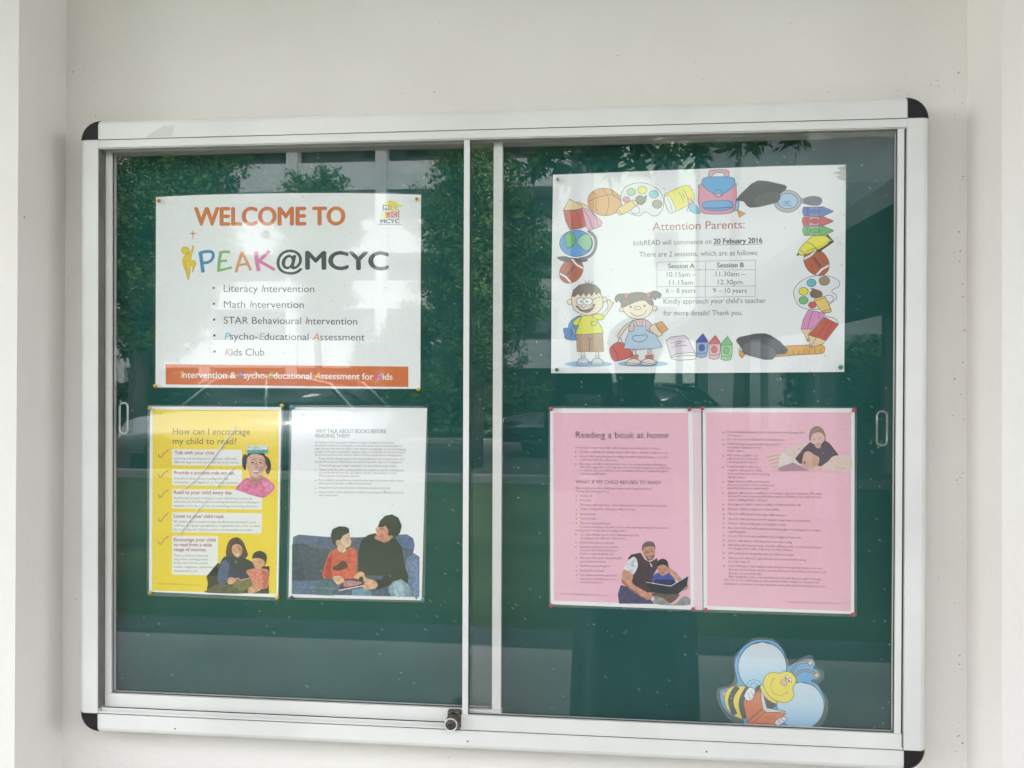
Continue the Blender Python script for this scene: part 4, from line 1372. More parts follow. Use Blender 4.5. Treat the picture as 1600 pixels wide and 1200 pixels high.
sh([(380, 430), (430, 440), (425, 500), (395, 530), (350, 520)], SKY_)
sh([(120, 180), (118, 130), (145, 106), (290, 103), (325, 125), (322, 170), (285, 180), (270, 140), (215, 130), (165, 145), (145, 180)], PNK)
sh([(40, 250), (15, 330), (8, 430), (45, 540), (110, 562), (290, 560), (375, 530), (402, 400), (400, 300), (370, 240)], (218, 150, 172))
sh([(42, 240), (60, 195), (120, 178), (300, 176), (375, 190), (388, 230), (370, 275), (290, 340), (215, 360), (160, 348), (70, 285)], (92, 166, 214))
sh([(48, 480), (70, 440), (150, 428), (320, 425), (362, 450), (365, 490), (330, 512), (250, 528), (120, 525), (65, 505)], (104, 166, 214))
ln((62, 500), (200, 502), (350, 492), lw=1.3)
AP.ell(218, 348, 48, 38, (92, 166, 214), 0, LN, LW); AP.ell(215, 366, 32, 18, PNK, 0, LN, LW)
AP.end().begin('graduation_cap_picture')
sh([(400, 425), (430, 430), (415, 520), (500, 556), (435, 602), (410, 520)], ORG, False)
AP.poly([(395, 420), (440, 365), (560, 250), (630, 215), (730, 222), (905, 262), (930, 280), (915, 310), (850, 360), (835, 440), (640, 488), (545, 495), (510, 470), (480, 430)], (74, 76, 70), False, LN, LW)
AP.poly([(600, 400), (700, 340), (850, 345), (835, 435), (640, 485), (600, 450)], (88, 90, 78), True)
AP.end().begin('magnifier_picture')
AP.ell(935, 430, 143, 116, (176, 180, 184), 0, LN, LW); AP.ell(938, 428, 103, 80, (170, 200, 224), 0, LN, LW)
ln((885, 440), (930, 430), (960, 432), (910, 450), (970, 460)); ln((880, 465), (985, 482))
sh([(1078, 400), (1110, 395), (1112, 455), (1080, 452)], (170, 174, 178), False)
sh([(1108, 410), (1150, 385), (1230, 380), (1285, 400), (1292, 440), (1260, 470), (1180, 470), (1110, 450)], (116, 116, 120))
AP.end().begin('crayon_stack_picture')


def crayon(x0, y0, x1, y1, xt, c, cl):
    ym = (y0 + y1) / 2
    sh([(x0 + 10, y0 + 4), (x1, y0), (xt, ym - 4), (xt, ym + 4), (x1, y1), (x0 + 15, y1), (x0, ym)], c, False)
    AP.poly([(x0 + 75, y0 + 3), (x1 - 50, y0 + 2), (x1 - 40, ym), (x1 - 50, y1 - 2), (x0 + 75, y1 - 2), (x0 + 82, ym)], cl, False, LN, LW)
    AP.ell((x0 + x1) / 2 + 20, ym, 45, 25, c, 0, LN, LW)
    ln((x0 + 45, y0 + 4), (x0 + 52, ym), (x0 + 45, y1 - 3))


crayon(1090, 487, 1310, 585, 1412, (92, 118, 180), (110, 150, 206))
crayon(1086, 590, 1310, 684, 1412, (202, 88, 88), (222, 150, 160))
crayon(1090, 690, 1310, 785, 1414, (112, 182, 108), (150, 200, 140))
AP.end().begin('yellow_pen_picture')
AP.line([(1345, 780), (1410, 845), (1250, 955)], (84, 82, 82), 4.2, smooth=False)
sh([(1310, 782), (1375, 825), (1360, 870), (1280, 925), (1235, 945), (1110, 990), (1060, 985), (1050, 960), (1075, 910), (1130, 850), (1200, 795)], YEL)
ln((1130, 850), (1200, 885), (1250, 945)); ln((1062, 935), (1100, 960), (1115, 988)); AP.poly([(1025, 990), (1050, 965), (1062, 985), (1045, 1000)], LN)
AP.end()


def football(part, cx, cy, rx, ry, rot):
    AP.begin(part)
    AP.ell(cx, cy, rx, ry, BRN2, rot, LN, LW)
    a = R(rot)

    def rt(x, y):
        return (cx + x * rx * math.cos(a) - y * ry * math.sin(a), cy + x * rx * math.sin(a) + y * ry * math.cos(a))
    for s in (-1, 1):
        AP.poly([rt(s * 0.62, -0.76), rt(s * 0.52, 0), rt(s * 0.62, 0.76), rt(s * 0.78, 0.6), rt(s * 0.70, 0), rt(s * 0.78, -0.6)], (228, 226, 224), False, LN, LW * 0.8)
    ln(rt(-0.4, -0.05), rt(0.4, -0.05), lw=1.0)
    for k in range(7):
        ln(rt(-0.36 + k * 0.12, -0.22), rt(-0.36 + k * 0.12, 0.12), lw=0.9)
    ln(rt(-0.3, 0.45), rt(0.2, 0.55), lw=0.6); ln(rt(-0.1, -0.55), rt(0.3, -0.5), lw=0.6)
    AP.end()


football('ball_picture', 1238, 1065, 152, 120, 52)
AP.crop(*I_)
football('ball_picture', 218, 1155, 140, 112, -50)
AP.begin('globe_picture')
AP.line([(390, 735), (455, 790), (475, 860), (455, 950), (395, 1010), (300, 1030)], (130, 130, 134), 4.6)
AP.poly([(75, 1015), (150, 1005), (220, 1022), (380, 1035), (350, 1060), (180, 1062), (110, 1045)], (112, 112, 116), True, LN, LW)
AP.ell(268, 868, 172, 138, (104, 158, 212), 0, LN, LW)
sh([(150, 790), (190, 762), (240, 765), (262, 830), (250, 880), (205, 915), (170, 910), (165, 860)], (104, 178, 108)); sh([(320, 790), (370, 772), (412, 790), (432, 860), (415, 920), (370, 945), (310, 900), (280, 850)], (156, 204, 166))
AP.end().crop(*K2).begin('boy_picture')
AP.ell(398, 993, 250, 32, (150, 184, 216))
HB, HD = (130, 112, 108), (112, 98, 96)
sh([(210, 545), (300, 490), (345, 520), (348, 600), (300, 650), (250, 680), (270, 740), (190, 740), (145, 710), (180, 620)], BLU)
sh([(135, 630), (170, 618), (225, 635), (215, 720), (160, 715)], (74, 122, 186))
sh([(245, 590), (262, 690), (290, 715), (262, 700), (240, 650)], SKN2)
sh([(270, 672), (545, 668), (556, 862), (275, 862)], (176, 144, 112), False); ln((375, 715), (405, 745), (405, 860)); ln((445, 712), (410, 745))
sh([(300, 530), (350, 490), (450, 490), (520, 590), (545, 665), (480, 672), (380, 682), (270, 678), (290, 600)], (216, 212, 74))
sh([(235, 570), (262, 530), (320, 500), (280, 590)], (216, 212, 74)); sh([(440, 490), (510, 468), (560, 500), (540, 530), (490, 530)], (216, 212, 74)); ln((430, 550), (480, 548), (470, 590), (430, 585), (425, 552))
sh([(540, 470), (590, 420), (600, 380), (590, 340), (615, 320), (635, 345), (660, 350), (640, 385), (600, 450), (560, 490)], SKN2)
AP.ell(205, 345, 30, 27, SKN2, 0, LN, LW); AP.ell(562, 320, 28, 27, SKN2, 0, LN, LW)
sh([(222, 300), (260, 230), (380, 215), (500, 230), (545, 320), (540, 400), (490, 455), (400, 485), (310, 470), (240, 410)], SKN2)
sh([(222, 290), (240, 220), (300, 170), (380, 152), (470, 170), (520, 220), (525, 270), (500, 245), (480, 275), (455, 240), (430, 285), (400, 250), (370, 290), (345, 250), (315, 290), (290, 260), (255, 290)], HB, False)
ln((380, 152), (355, 125)); ln((395, 152), (405, 112)); ln((410, 155), (445, 135))
AP.ell(318, 340, 50, 38, (232, 232, 232), 0, LN, LW); AP.ell(388, 340, 50, 38, (232, 232, 232), 0, LN, LW)
AP.ell(320, 342, 10, 10, LN, n=10); AP.ell(380, 342, 10, 10, LN, n=10)
ln((438, 325), (480, 305), (520, 293))
AP.ell(348, 384, 28, 17, SKN2, 0, LN, LW)
sh([(268, 385), (330, 410), (400, 408), (462, 365), (440, 420), (390, 455), (330, 445), (290, 415)], (140, 106, 100)); AP.poly([(290, 398), (340, 412), (410, 405), (445, 385), (430, 405), (345, 425)], (234, 232, 230), True)
for x in (330, 480):
    sh([(x - 8, 868), (x + 22, 868), (x + 22, 920), (x - 8, 920)], SKN2, False)
    sh([(x - 10, 908), (x + 30, 908), (x + 32, 935), (x - 12, 935)], (198, 204, 214), False)
    sh([(x - 55, 985), (x - 35, 945), (x + 10, 930), (x + 55, 950), (x + 72, 985), (x + 40, 1000), (x - 35, 1000)], (196, 200, 208)); ln((x - 50, 980), (x + 10, 985), (x + 70, 978))
AP.end().begin('girl_picture')
AP.ell(965, 988, 262, 32, (150, 184, 216))
HG2 = (122, 108, 106)
sh([(670, 315), (700, 268), (770, 262), (790, 295), (740, 355), (710, 330), (690, 350)], HG2); sh([(1030, 260), (1080, 230), (1140, 250), (1155, 275), (1130, 310), (1110, 290), (1095, 325), (1055, 295)], HG2)
sh([(840, 570), (790, 620), (740, 690), (720, 720), (700, 700), (750, 620), (820, 560)], SKN2)
sh([(620, 830), (660, 785), (720, 765), (800, 800), (850, 880), (830, 920), (700, 960), (650, 950), (625, 890)], (208, 112, 106)); ln((705, 775), (710, 735), (735, 730), (748, 770)); ln((640, 810), (690, 880), (700, 958))
sh([(840, 560), (870, 535), (990, 530), (1055, 590), (1050, 640), (960, 660), (820, 660)], (224, 192, 194))
sh([(1090, 570), (1160, 545), (1228, 630), (1160, 680)], ORG, False); sh([(1030, 625), (1080, 580), (1130, 640), (1165, 690), (1110, 700), (1060, 660)], SKN2)
sh([(870, 600), (985, 595), (1000, 640), (1100, 690), (1165, 815), (1060, 832), (900, 840), (765, 830), (790, 720), (820, 655), (865, 650)], (186, 208, 226), False)
sh([(855, 545), (880, 540), (905, 600), (880, 602)], (206, 220, 232), False); sh([(965, 540), (992, 530), (990, 598), (962, 600)], (206, 220, 232), False)
sh([(855, 705), (930, 695), (1005, 690), (990, 740), (930, 762), (875, 750)], (186, 208, 226))
AP.ell(742, 425, 26, 24, SKN2, 0, LN, LW); AP.ell(1085, 412, 28, 26, SKN2, 0, LN, LW)
sh([(745, 380), (760, 320), (830, 280), (930, 262), (1020, 290), (1065, 360), (1055, 440), (1000, 500), (920, 525), (830, 505), (770, 450)], (232, 212, 188))
sh([(742, 400), (750, 310), (820, 260), (920, 245), (1010, 265), (1060, 320), (1072, 380), (1030, 370), (980, 330), (900, 340), (820, 375)], HG2)
AP.ell(788, 285, 17, 28, (212, 120, 120), 0, LN, LW * .7); AP.ell(1022, 272, 18, 24, (212, 120, 120), 0, LN, LW * .7)
AP.ell(835, 398, 12, 11, LN, n=10); AP.ell(980, 386, 12, 11, LN, n=10); AP.ell(908, 410, 32, 19, (232, 212, 188), 0, LN, LW)
ln((832, 450), (870, 485), (920, 492), (970, 475), (998, 435))
for x in (868, 1025):
    sh([(x - 10, 842), (x + 20, 842), (x + 22, 905), (x - 10, 905)], SKN2, False)
    sh([(x - 38, 905), (x + 48, 898), (x + 42, 940), (x - 30, 945)], (206, 128, 122), False)
    sh([(x - 82, 985), (x - 55, 950), (x, 935), (x + 60, 955), (x + 78, 985), (x + 20, 1002), (x - 70, 1000)], (226, 216, 204)); ln((x - 75, 978), (x + 10, 985), (x + 74, 978))
AP.end().begin('open_book_picture')
sh([(1202, 745), (1260, 708), (1400, 695), (1430, 720), (1510, 880), (1400, 885), (1290, 900), (1255, 920)], (214, 200, 214), False)
sh([(1255, 925), (1300, 895), (1400, 880), (1500, 878), (1512, 935), (1420, 948), (1310, 950)], (228, 226, 224))
ln((1252, 780), (1320, 760), (1400, 758)); ln((1295, 790), (1358, 772)); ln((1270, 815), (1350, 800), (1425, 798)); ln((1260, 925), (1380, 905), (1510, 905))
AP.end().crop(*L2).begin('crayon_row_picture')


def crayon_up(x, y, c, cl, s=1.0):
    sh([(x - 65, y + 190), (x - 70, y + 80), (x, y), (x + 50, y + 75), (x + 52, y + 170), (x + 35, y + 245), (x - 20, y + 255), (x - 70, y + 240)], cl, False)
    AP.poly([(x - 70, y + 82), (x, y), (x + 48, y + 76), (x + 45, y + 92), (x - 68, y + 96)], c, False, LN, LW)
    AP.ell(x - 12, y + 150, 30, 36, c, 0, LN, LW)
    ln((x - 70, y + 205), (x - 10, y + 212), (x + 42, y + 200))


crayon_up(55, 672, (86, 98, 168), (148, 180, 208))
crayon_up(185, 690, (206, 100, 104), (226, 178, 184))
crayon_up(310, 702, (112, 184, 112), (150, 204, 144))
AP.end().begin('ruler_cap_picture')
sh([(810, 810), (1000, 800), (1290, 788), (1325, 815), (1320, 870), (1290, 885), (1000, 900), (810, 918)], (222, 168, 96), False)
for k in range(9):
    x = 830 + k * 56
    ln((x, 912 - k * 4), (x - 2, 875 - k * 5 - (18 if k % 2 else 0)), lw=0.6)
sh([(430, 848), (470, 860), (512, 880), (460, 930), (435, 900)], ORG, False)
AP.line([(402, 760), (440, 800), (440, 850)], LN, 0.8)
AP.poly([(400, 742), (430, 715), (600, 678), (700, 674), (760, 695), (860, 760), (940, 850), (915, 885), (820, 890), (780, 942), (700, 945), (560, 910), (480, 880), (445, 800)], (90, 92, 94), False, LN, LW)
AP.poly([(470, 830), (500, 780), (640, 770), (780, 830), (810, 885), (770, 940), (560, 908)], (108, 112, 114), True)
AP.end().begin('palette_picture')
sh([(1000, 260), (1040, 160), (1150, 90), (1290, 68), (1400, 85), (1475, 130), (1470, 185), (1410, 215), (1400, 245), (1440, 270), (1445, 310), (1370, 370), (1260, 420), (1150, 420), (1050, 380)], (224, 224, 226))
for x, y, rx, c in ((1185, 147, 48, (110, 184, 196)), (1320, 125, 55, (160, 140, 120)), (1103, 235, 48, YEL), (1103, 328, 47, (120, 186, 124)), (1195, 378, 40, (206, 98, 100))):
    AP.ell(x, y, rx, rx * 0.85, c, 0, LN, LW)
sh([(1325, 290), (1380, 275), (1412, 300), (1390, 345), (1340, 335)], (224, 224, 226))
sh([(1175, 205), (1230, 215), (1285, 240), (1295, 280), (1240, 300), (1190, 295), (1170, 255), (1195, 220)], (130, 108, 90))
sh([(1215, 320), (1305, 290), (1340, 320), (1390, 430), (1370, 455), (1300, 450), (1240, 375)], (226, 194, 112)); ln((1222, 340), (1320, 302)); ln((1295, 445), (1385, 418))
AP.end().begin('pencil_pair_picture')
sh([(1150, 432), (1245, 445), (1330, 470), (1310, 510), (1160, 660), (1075, 630), (1100, 530)], (216, 146, 186), False); ln((1205, 440), (1165, 540), (1140, 640)); ln((1262, 450), (1262, 520))
sh([(1075, 632), (1180, 625), (1165, 690), (1145, 755), (1110, 680)], TAN, False)
sh([(1325, 505), (1400, 515), (1455, 545), (1465, 580), (1330, 755), (1215, 720), (1150, 690)], (196, 92, 78), False); ln((1360, 545), (1250, 700)); ln((1408, 565), (1300, 740))
sh([(1325, 503), (1390, 505), (1445, 530), (1460, 570), (1400, 545)], (228, 226, 224))
sh([(1155, 690), (1200, 705), (1250, 715), (1335, 750), (1310, 780), (1180, 820), (1165, 760)], TAN, False); ln((1180, 815), (1235, 715)); AP.poly([(1165, 800), (1190, 800), (1200, 818), (1172, 824)], (150, 160, 170), False, LN, 0.6); AP.poly([(1130, 735), (1158, 730), (1160, 752), (1140, 756)], (150, 160, 170), False, LN, 0.6)
AP.end()
AP.crop(*J_).begin('torn_corner')
random.seed(11)
tp = [(1545, 45)] + [(1545 - 10 * random.random() - (130 if k > 9 else 40 + 90 * abs(math.sin(k * 0.7))) * (1 - abs(k - 7) / 9.0) ** 0.6, 60 + k * 11) for k in range(14)] + [(1545, 215)]
AP.poly(tp, (188, 194, 186), False)
for k in range(34):
    x, y = 1548 - abs(random.gauss(0, 55)), random.uniform(60, 215)
    AP.ell(x, y, random.uniform(2, 6), random.uniform(2, 5), (92, 100, 92) if k % 3 else (160, 168, 160), n=7)
AP.end()
AP.laminate()
PB = 'of the notice to parents'
pin(871.2, 280, (126, 138, 132), 'grey green push pin in the top left corner ' + PB, 0.9)
pin(870.2, 577.5, (70, 130, 110), 'green push pin in the bottom left corner ' + PB, 0.95)
pin(1313.5, 573.8, (70, 134, 112), 'green push pin in the bottom right corner ' + PB, 1.05)

# ------------------------------------------------------------------ bee cut-out
q = lambda p: (1100 + p[0] / 7.059, 980 + p[1] / 7.059)
BEO = [(180, 715), (240, 680), (370, 625), (340, 420), (400, 260), (520, 165), (650, 142), (780, 168), (870, 260), (925, 430), (1000, 400), (1090, 368), (1180, 352), (1222, 400), (1205, 455), (1250, 480), (1285, 525), (1250, 570), (1190, 575), (1185, 605), (1265, 655), (1328, 800), (1318, 920), (1240, 1050), (1140, 1125), (900, 1130), (480, 1110), (440, 1030), (300, 970), (205, 860)]
BEF = [(140, 720), (165, 665), (320, 600), (330, 320), (400, 245), (530, 122), (680, 112), (785, 142), (880, 250), (955, 405), (1095, 320), (1185, 308), (1230, 420), (1312, 480), (1312, 560), (1255, 640), (1345, 760), (1365, 880), (1330, 1010), (1230, 1125), (900, 1140), (480, 1125), (295, 1025), (195, 905), (145, 805)]
BE = Page('bee_cutout', spline(BEO, True, 4), 'laminated paper bee with pale blue wings reading an orange book, low on the right', 'paper cut-out', paper=(84, 160, 208), crop=(1100, 980, 7.059), film=6, film_outline=BEF)
BK, BYE, LB = (50, 44, 36), (228, 210, 58), 0.9
BE.begin('wing')
BE.ell(1063, 868, 266, 268, (56, 66, 76)); BE.grad_ell(1063, 868, 257, 259, [(196, 208, 216), (184, 208, 222), (146, 194, 222)])
BE.ell(642, 440, 272, 282, (56, 66, 76)); BE.grad_ell(642, 440, 263, 273, [(206, 212, 214), (190, 210, 220), (148, 196, 224)])
BE.end().begin('bee_body', 6)
BE.poly([(200, 725), (225, 705), (245, 730), (222, 765)], (226, 172, 120), True, LN, 0.7)
BE.poly([(225, 780), (255, 695), (330, 650), (470, 655), (520, 720), (470, 900), (450, 1012), (330, 972), (250, 890)], BYE, True, LN, LB)
BE.line([(372, 655), (312, 740), (296, 840), (340, 965)], BK, 8.5)
BE.line([(492, 660), (430, 760), (412, 870), (452, 1005)], BK, 8.5)
BE.poly([(560, 680), (640, 640), (720, 790), (795, 850), (770, 885), (690, 900), (600, 820)], BK, True)
BE.line([(475, 655), (485, 605), (545, 578), (605, 595), (640, 640)], (60, 110, 150), 0.8); BE.line([(508, 655), (520, 625), (556, 614), (595, 640)], (60, 110, 150), 0.8)
BE.line([(780, 850), (830, 915)], (60, 110, 150), 0.9)
BE.poly([(618, 652), (662, 640), (700, 730), (798, 805), (796, 842), (720, 810), (655, 745)], BYE, True, LN, LB)
BE.end().begin('bee_book', 18)
BO_ = (206, 112, 62)
BE.poly([(622, 695), (655, 745), (692, 890), (720, 895), (868, 918), (900, 930), (690, 940), (640, 905)], (214, 212, 206), False, LN, LB)
BE.poly([(432, 825), (612, 690), (650, 900), (480, 1045)], BO_, False, LN, LB)
BE.poly([(480, 1045), (650, 900), (690, 935), (912, 945), (760, 1092), (492, 1085)], (214, 116, 64), False, LN, LB)
BE.line([(475, 1035), (640, 895)], (120, 56, 36), 0.9); BE.line([(505, 1078), (675, 935)], (120, 56, 36), 0.9)
BE.line([(655, 990), (720, 985), (785, 972)], (120, 62, 50), 0.7); BE.line([(690, 1012), (770, 1000)], (120, 62, 50), 0.7); BE.line([(560, 1055), (640, 1062), (720, 1055)], (120, 62, 50), 0.8)
for p in ([(445, 740), (500, 662), (560, 690), (552, 745), (525, 800), (480, 805), (452, 780)], [(778, 1052), (808, 1010), (880, 985), (906, 1012), (872, 1052), (815, 1078)]):
    BE.poly(p, (226, 226, 228), True, LN, LB)
BE.line([(490, 720), (500, 770), (520, 795)], LN, 0.8); BE.line([(520, 705), (535, 740), (548, 750)], LN, 0.8)
BE.line([(808, 1012), (830, 1040), (850, 1055)], LN, 0.8); BE.line([(840, 1000), (862, 1022), (885, 1035)], LN, 0.8)
BE.end().begin('antenna', 18)
for p in ([(965, 505), (1005, 425), (1075, 388), (1160, 385)], [(1000, 535), (1060, 488), (1140, 478), (1235, 515)]):
    BE.line(p, LN, 4.6); BE.line(p, (132, 140, 146), 2.8)
for x, y in ((1172, 390), (1240, 527)):
    BE.ell(x, y, 26, 26, (226, 178, 110), 0, LN, LB)
BE.end().begin('bee_head', 30)
BE.poly([(656, 590), (690, 522), (755, 494), (825, 506), (890, 484), (962, 502), (1008, 560), (1004, 622), (976, 672), (990, 732), (968, 792), (918, 826), (850, 826), (762, 790), (692, 722), (660, 650)], BYE, True, LN, LB)
BE.line([(765, 562), (735, 640), (762, 716), (830, 750), (912, 722)], (120, 100, 40), 0.7)
for x, y in ((768, 565), (912, 720)):
    BE.line([(x - 14, y - 10), (x + 14, y + 10)], (190, 130, 60), 0.7); BE.line([(x - 12, y + 12), (x + 12, y - 12)], (190, 130, 60), 0.7)
BE.ell(912, 552, 17, 24, (236, 234, 230), 20, LN, 0.6); BE.ell(946, 580, 17, 24, (236, 234, 230), 20, LN, 0.6)
BE.ell(904, 560, 9, 13, (60, 44, 36), n=12); BE.ell(936, 590, 9, 13, (60, 44, 36), n=12)
BE.line([(885, 540), (900, 530)], LN, 0.6); BE.line([(955, 600), (968, 606)], LN, 0.6)
BE.ell(878, 608, 40, 29, (222, 170, 160), 42, LN, 0.7)
BE.end()
BE.laminate(sm=True)


# ------------------------------------------------------------------ what the glass mirrors: the street behind the viewer
def leaf_mat(name, a, b_):
    m = noisy(name, a, b_, 1.1, rough=0.7, spec=0.2)
    return m


M['leafA'] = leaf_mat('dark_foliage', (0.022, 0.055, 0.014), (0.065, 0.125, 0.03))
M['leafB'] = leaf_mat('fresh_foliage', (0.045, 0.11, 0.028), (0.11, 0.20, 0.055))
M['bark'] = noisy('bark', (0.05, 0.042, 0.034), (0.10, 0.085, 0.07), 9.0, rough=0.9, bump=0.01, bscale=30)


def tree(name, label, x, y, h, clumps, nleaf, size, mat, trunk_r, seed, group='trees mirrored in the glass', limbs=True, slim=0.45):
    rnd = random.Random(seed)
    t = thing(name, (x, y, 0), label, 'tree', group)
    bm = bmesh.new()
    top = max(c[2] for c in clumps)
    tube(bm, [(0, 0, -0.1), (0.05, 0, h * 0.25), (-0.04, 0.05, h * 0.5), (0.03, 0, top * 0.92)], [trunk_r, trunk_r * 0.8, trunk_r * 0.55, trunk_r * 0.15], 9)
    if limbs:
        for cx, cy, cz, r in clumps:
            s = Vector((0, 0, max(0.8, cz - 0.9 - 0.35 * math.hypot(cx, cy))))
            e = Vector((cx, cy, cz))
            m_ = s.lerp(e, 0.5) + Vector((0, 0, -0.12))
            tube(bm, [s, m_, e], [trunk_r * 0.3, trunk_r * 0.2, trunk_r * 0.06], 6)
    bm_obj('trunk', bm, M['bark'], t)
    V, F = [], []
    tot = sum(c[3] ** 2 for c in clumps)
    for cx, cy, cz, r in clumps:
        n = int(nleaf * r * r / tot)
        subs = [tuple(max(-0.85, min(0.85, rnd.gauss(0, s_))) for s_ in (0.4, 0.4, 0.36)) for _ in range(max(6, n // 45))]
        for _ in range(n):
            u = rnd.choice(subs)
            p = Vector((cx + r * (u[0] + rnd.gauss(0, 0.09)), cy + r * (u[1] + rnd.gauss(0, 0.09)), cz + r * (u[2] + rnd.gauss(0, 0.09))))
            d = Vector((rnd.gauss(0, 1), rnd.gauss(0, 1), rnd.gauss(0, 0.8))).normalized()
            sdv = d.cross(Vector((rnd.gauss(0, 1), rnd.gauss(0, 1), rnd.gauss(0, 1)))).normalized()
            L = size * rnd.uniform(0.6, 1.3)
            wv = sdv * L * slim
            i = len(V)
            V += [p, p + d * L * 0.5 + wv * 0.5, p + d * L, p + d * L * 0.5 - wv * 0.5]
            F.append((i, i + 1, i + 2, i + 3))
    mesh_obj('crown', V, F, mat, t)
    return t


tree('roadside_tree', 'dense green tree with a bare lower trunk, mirrored at the left of the rear glass', -7.35, -11.2, 6.5,
     [(0.4, 0, 5.0, 0.9), (0.9, 0.2, 4.3, 0.9), (0.2, 0.3, 3.9, 0.75), (1.15, -0.2, 5.2, 0.8), (0.7, 0.2, 3.1, 0.8), (0.3, -0.1, 2.5, 0.7), (1.3, 0.1, 3.6, 0.6), (0.6, 0, 5.9, 0.8)], 42000, 0.085, M['leafB'], 0.14, 1)
tree('roadside_tree', 'small round topped tree before the white block, mirrored above the welcome poster', -4.95, -13.3, 5.2,
     [(0, 0, 5.0, 0.62), (-0.45, 0.1, 4.7, 0.5), (0.35, 0, 4.5, 0.6), (-0.1, 0.2, 3.9, 0.7), (0.1, -0.1, 3.1, 0.6)], 26000, 0.085, M['leafB'], 0.10, 2)
tree('roadside_tree', 'tall broad conical tree, mirrored beside the meeting stiles of the doors', -1.72, -12.2, 6.4,
     [(0.05, 0, 5.9, 0.6), (-0.2, 0, 5.2, 0.75), (0.3, 0.1, 4.7, 0.85), (-0.5, 0.1, 4.3, 0.8), (0.6, 0, 3.9, 0.85), (0, 0.2, 3.6, 0.9), (-0.4, 0, 3.2, 0.8), (0.7, 0.1, 3.0, 0.7), (0.1, 0, 2.4, 0.8), (-0.2, 0.1, 1.8, 0.55), (0.4, 0, 1.7, 0.5)], 52000, 0.085, M['leafB'], 0.13, 3)
tree('overhanging_tree', 'loose leafy tree with hanging twigs, mirrored above the notice to parents', 1.95, -8.1, 6.4,
     [(-2.3, 0.3, 4.05, 0.36), (-2.0, 0.5, 4.35, 0.5), (-1.5, 0.4, 4.2, 0.42), (-1.0, 0.2, 4.3, 0.5), (-0.5, 0.1, 4.45, 0.5), (0, 0, 4.6, 0.7), (-2.4, 0, 3.5, 0.25), (-2.5, 0.2, 4.7, 0.55), (0.5, 0.1, 4.6, 0.6), (-1.3, 0, 4.9, 0.7), (-0.4, 0.2, 5.2, 0.8)], 5200, 0.19, M['leafA'], 0.11, 4, slim=0.28, limbs=False)
tree('roadside_tree', 'wide dark tree filling the gap left of the silver car, mirrored at the far left', -12.2, -19, 7.5,
     [(0, 0, 5.0, 1.5), (1.4, 0, 4.0, 1.2), (-1.2, 0, 4.2, 1.3), (0.6, 0, 2.8, 1.2), (-0.5, 0, 6.2, 1.2)], 15000, 0.22, M['leafA'], 0.2, 5)
tree('roadside_tree', 'rounded low dark tree before the white block, mirrored behind the sofa page', -5.6, -24.5, 4.0,
     [(0, 0, 3.0, 1.1), (1.2, 0, 2.5, 1.0), (-1.2, 0, 2.4, 1.0), (0, 0, 1.6, 1.1), (2.1, 0.3, 1.8, 0.9)], 11000, 0.22, M['leafA'], 0.16, 6)


# clipped hedge along the far verge
def hedge(name, label, x0, x1, y0, y1, z1, n, seed):
    rnd = random.Random(seed)
    V, F = [], []
    for _ in range(n):
        p = Vector((rnd.uniform(x0, x1), rnd.uniform(y0, y1), z1 * rnd.random() ** 0.6 * (1 + 0.12 * math.sin(rnd.random() * 9))))
        d = Vector((rnd.gauss(0, 1), rnd.gauss(0, 1), rnd.gauss(0, 1))).normalized()
        s = d.cross(Vector((rnd.gauss(0, 1), rnd.gauss(0, 1), 1))).normalized()
        L = 0.2 * rnd.uniform(0.6, 1.4)
        i = len(V)
        V += [p, p + d * L * .5 + s * L * .3, p + d * L, p + d * L * .5 - s * L * .3]
        F.append((i, i + 1, i + 2, i + 3))
    return tag(mesh_obj(name, V, F, M['leafA']), label, 'hedge')


hedge('hedge', 'low dark hedge along the far verge in front of the white block', -24, 0.5, -20.5, -19.2, 1.3, 15000, 8)

# white apartment block with open corridors
AB = thing('apartment_block', (-16, -35, 0), 'long white apartment block with dark open corridors, mirrored high in the glass', 'building')
bx = lambda nm, x0, x1, y0, y1, z0, z1, m, p=AB: boxo(nm, (x0 + 16, x1 + 16, y0 + 35, y1 + 35, z0, z1), m, p)
bx('wall', -46, -0.6, -46, -37.2, 0, 16.5, M['grey_wall'])
for z0, z1 in ((2.1, 3.45), (4.95, 6.3), (7.6, 9.2), (10.65, 12.0), (13.4, 16.6)):
    bx('parapet', -46, -0.6, -37.15, -35.0, z0, z1, M['white_wall'])
for k in range(11):
    x = -45 + k * 4.4
    bx('column', x, x + 0.55, -35.45, -34.9, 0, 16.6, M['white_wall'])
for z0 in (0.9, 3.9, 6.75, 9.55, 12.3):
    for k in range(20):
        x = -44 + k * 2.2
        if random.random() < 0.75:
            bx('window', x, x + 1.35, -37.25, -37.14, z0, z0 + 1.05, M['window'])
ST = thing('stair_tower', (2.2, -31, 0), 'pale green tall stair tower with a recessed dark strip, mirrored below the notice to parents', 'building')
sx = lambda nm, x0, x1, y0, y1, z0, z1, m: boxo(nm, (x0 - 2.2, x1 - 2.2, y0 + 31, y1 + 31, z0, z1), m, ST)
sx('wall', 0.55, 4.6, -37, -30.2, 0, 15.5, M['cream_wall'])
sx('recess', -1.2, 0.1, -37.8, -36.9, 0, 15.5, M['grey_wall'])
sx('column', 0.1, 0.5, -30.6, -29.9, 0, 15.5, M['grey_wall'])
for z0 in (3.2, 6.2, 9.2):
    sx('window', 3.0, 3.9, -30.25, -30.1, z0, z0 + 1.3, M['window'])
GB = thing('grey_block', (14, -33, 0), 'plain grey housing block, mirrored at the right above the link roof', 'building')
boxo('wall', (-9.2, 20, -8, 2.5, 0, 17), M['grey_wall'], GB)
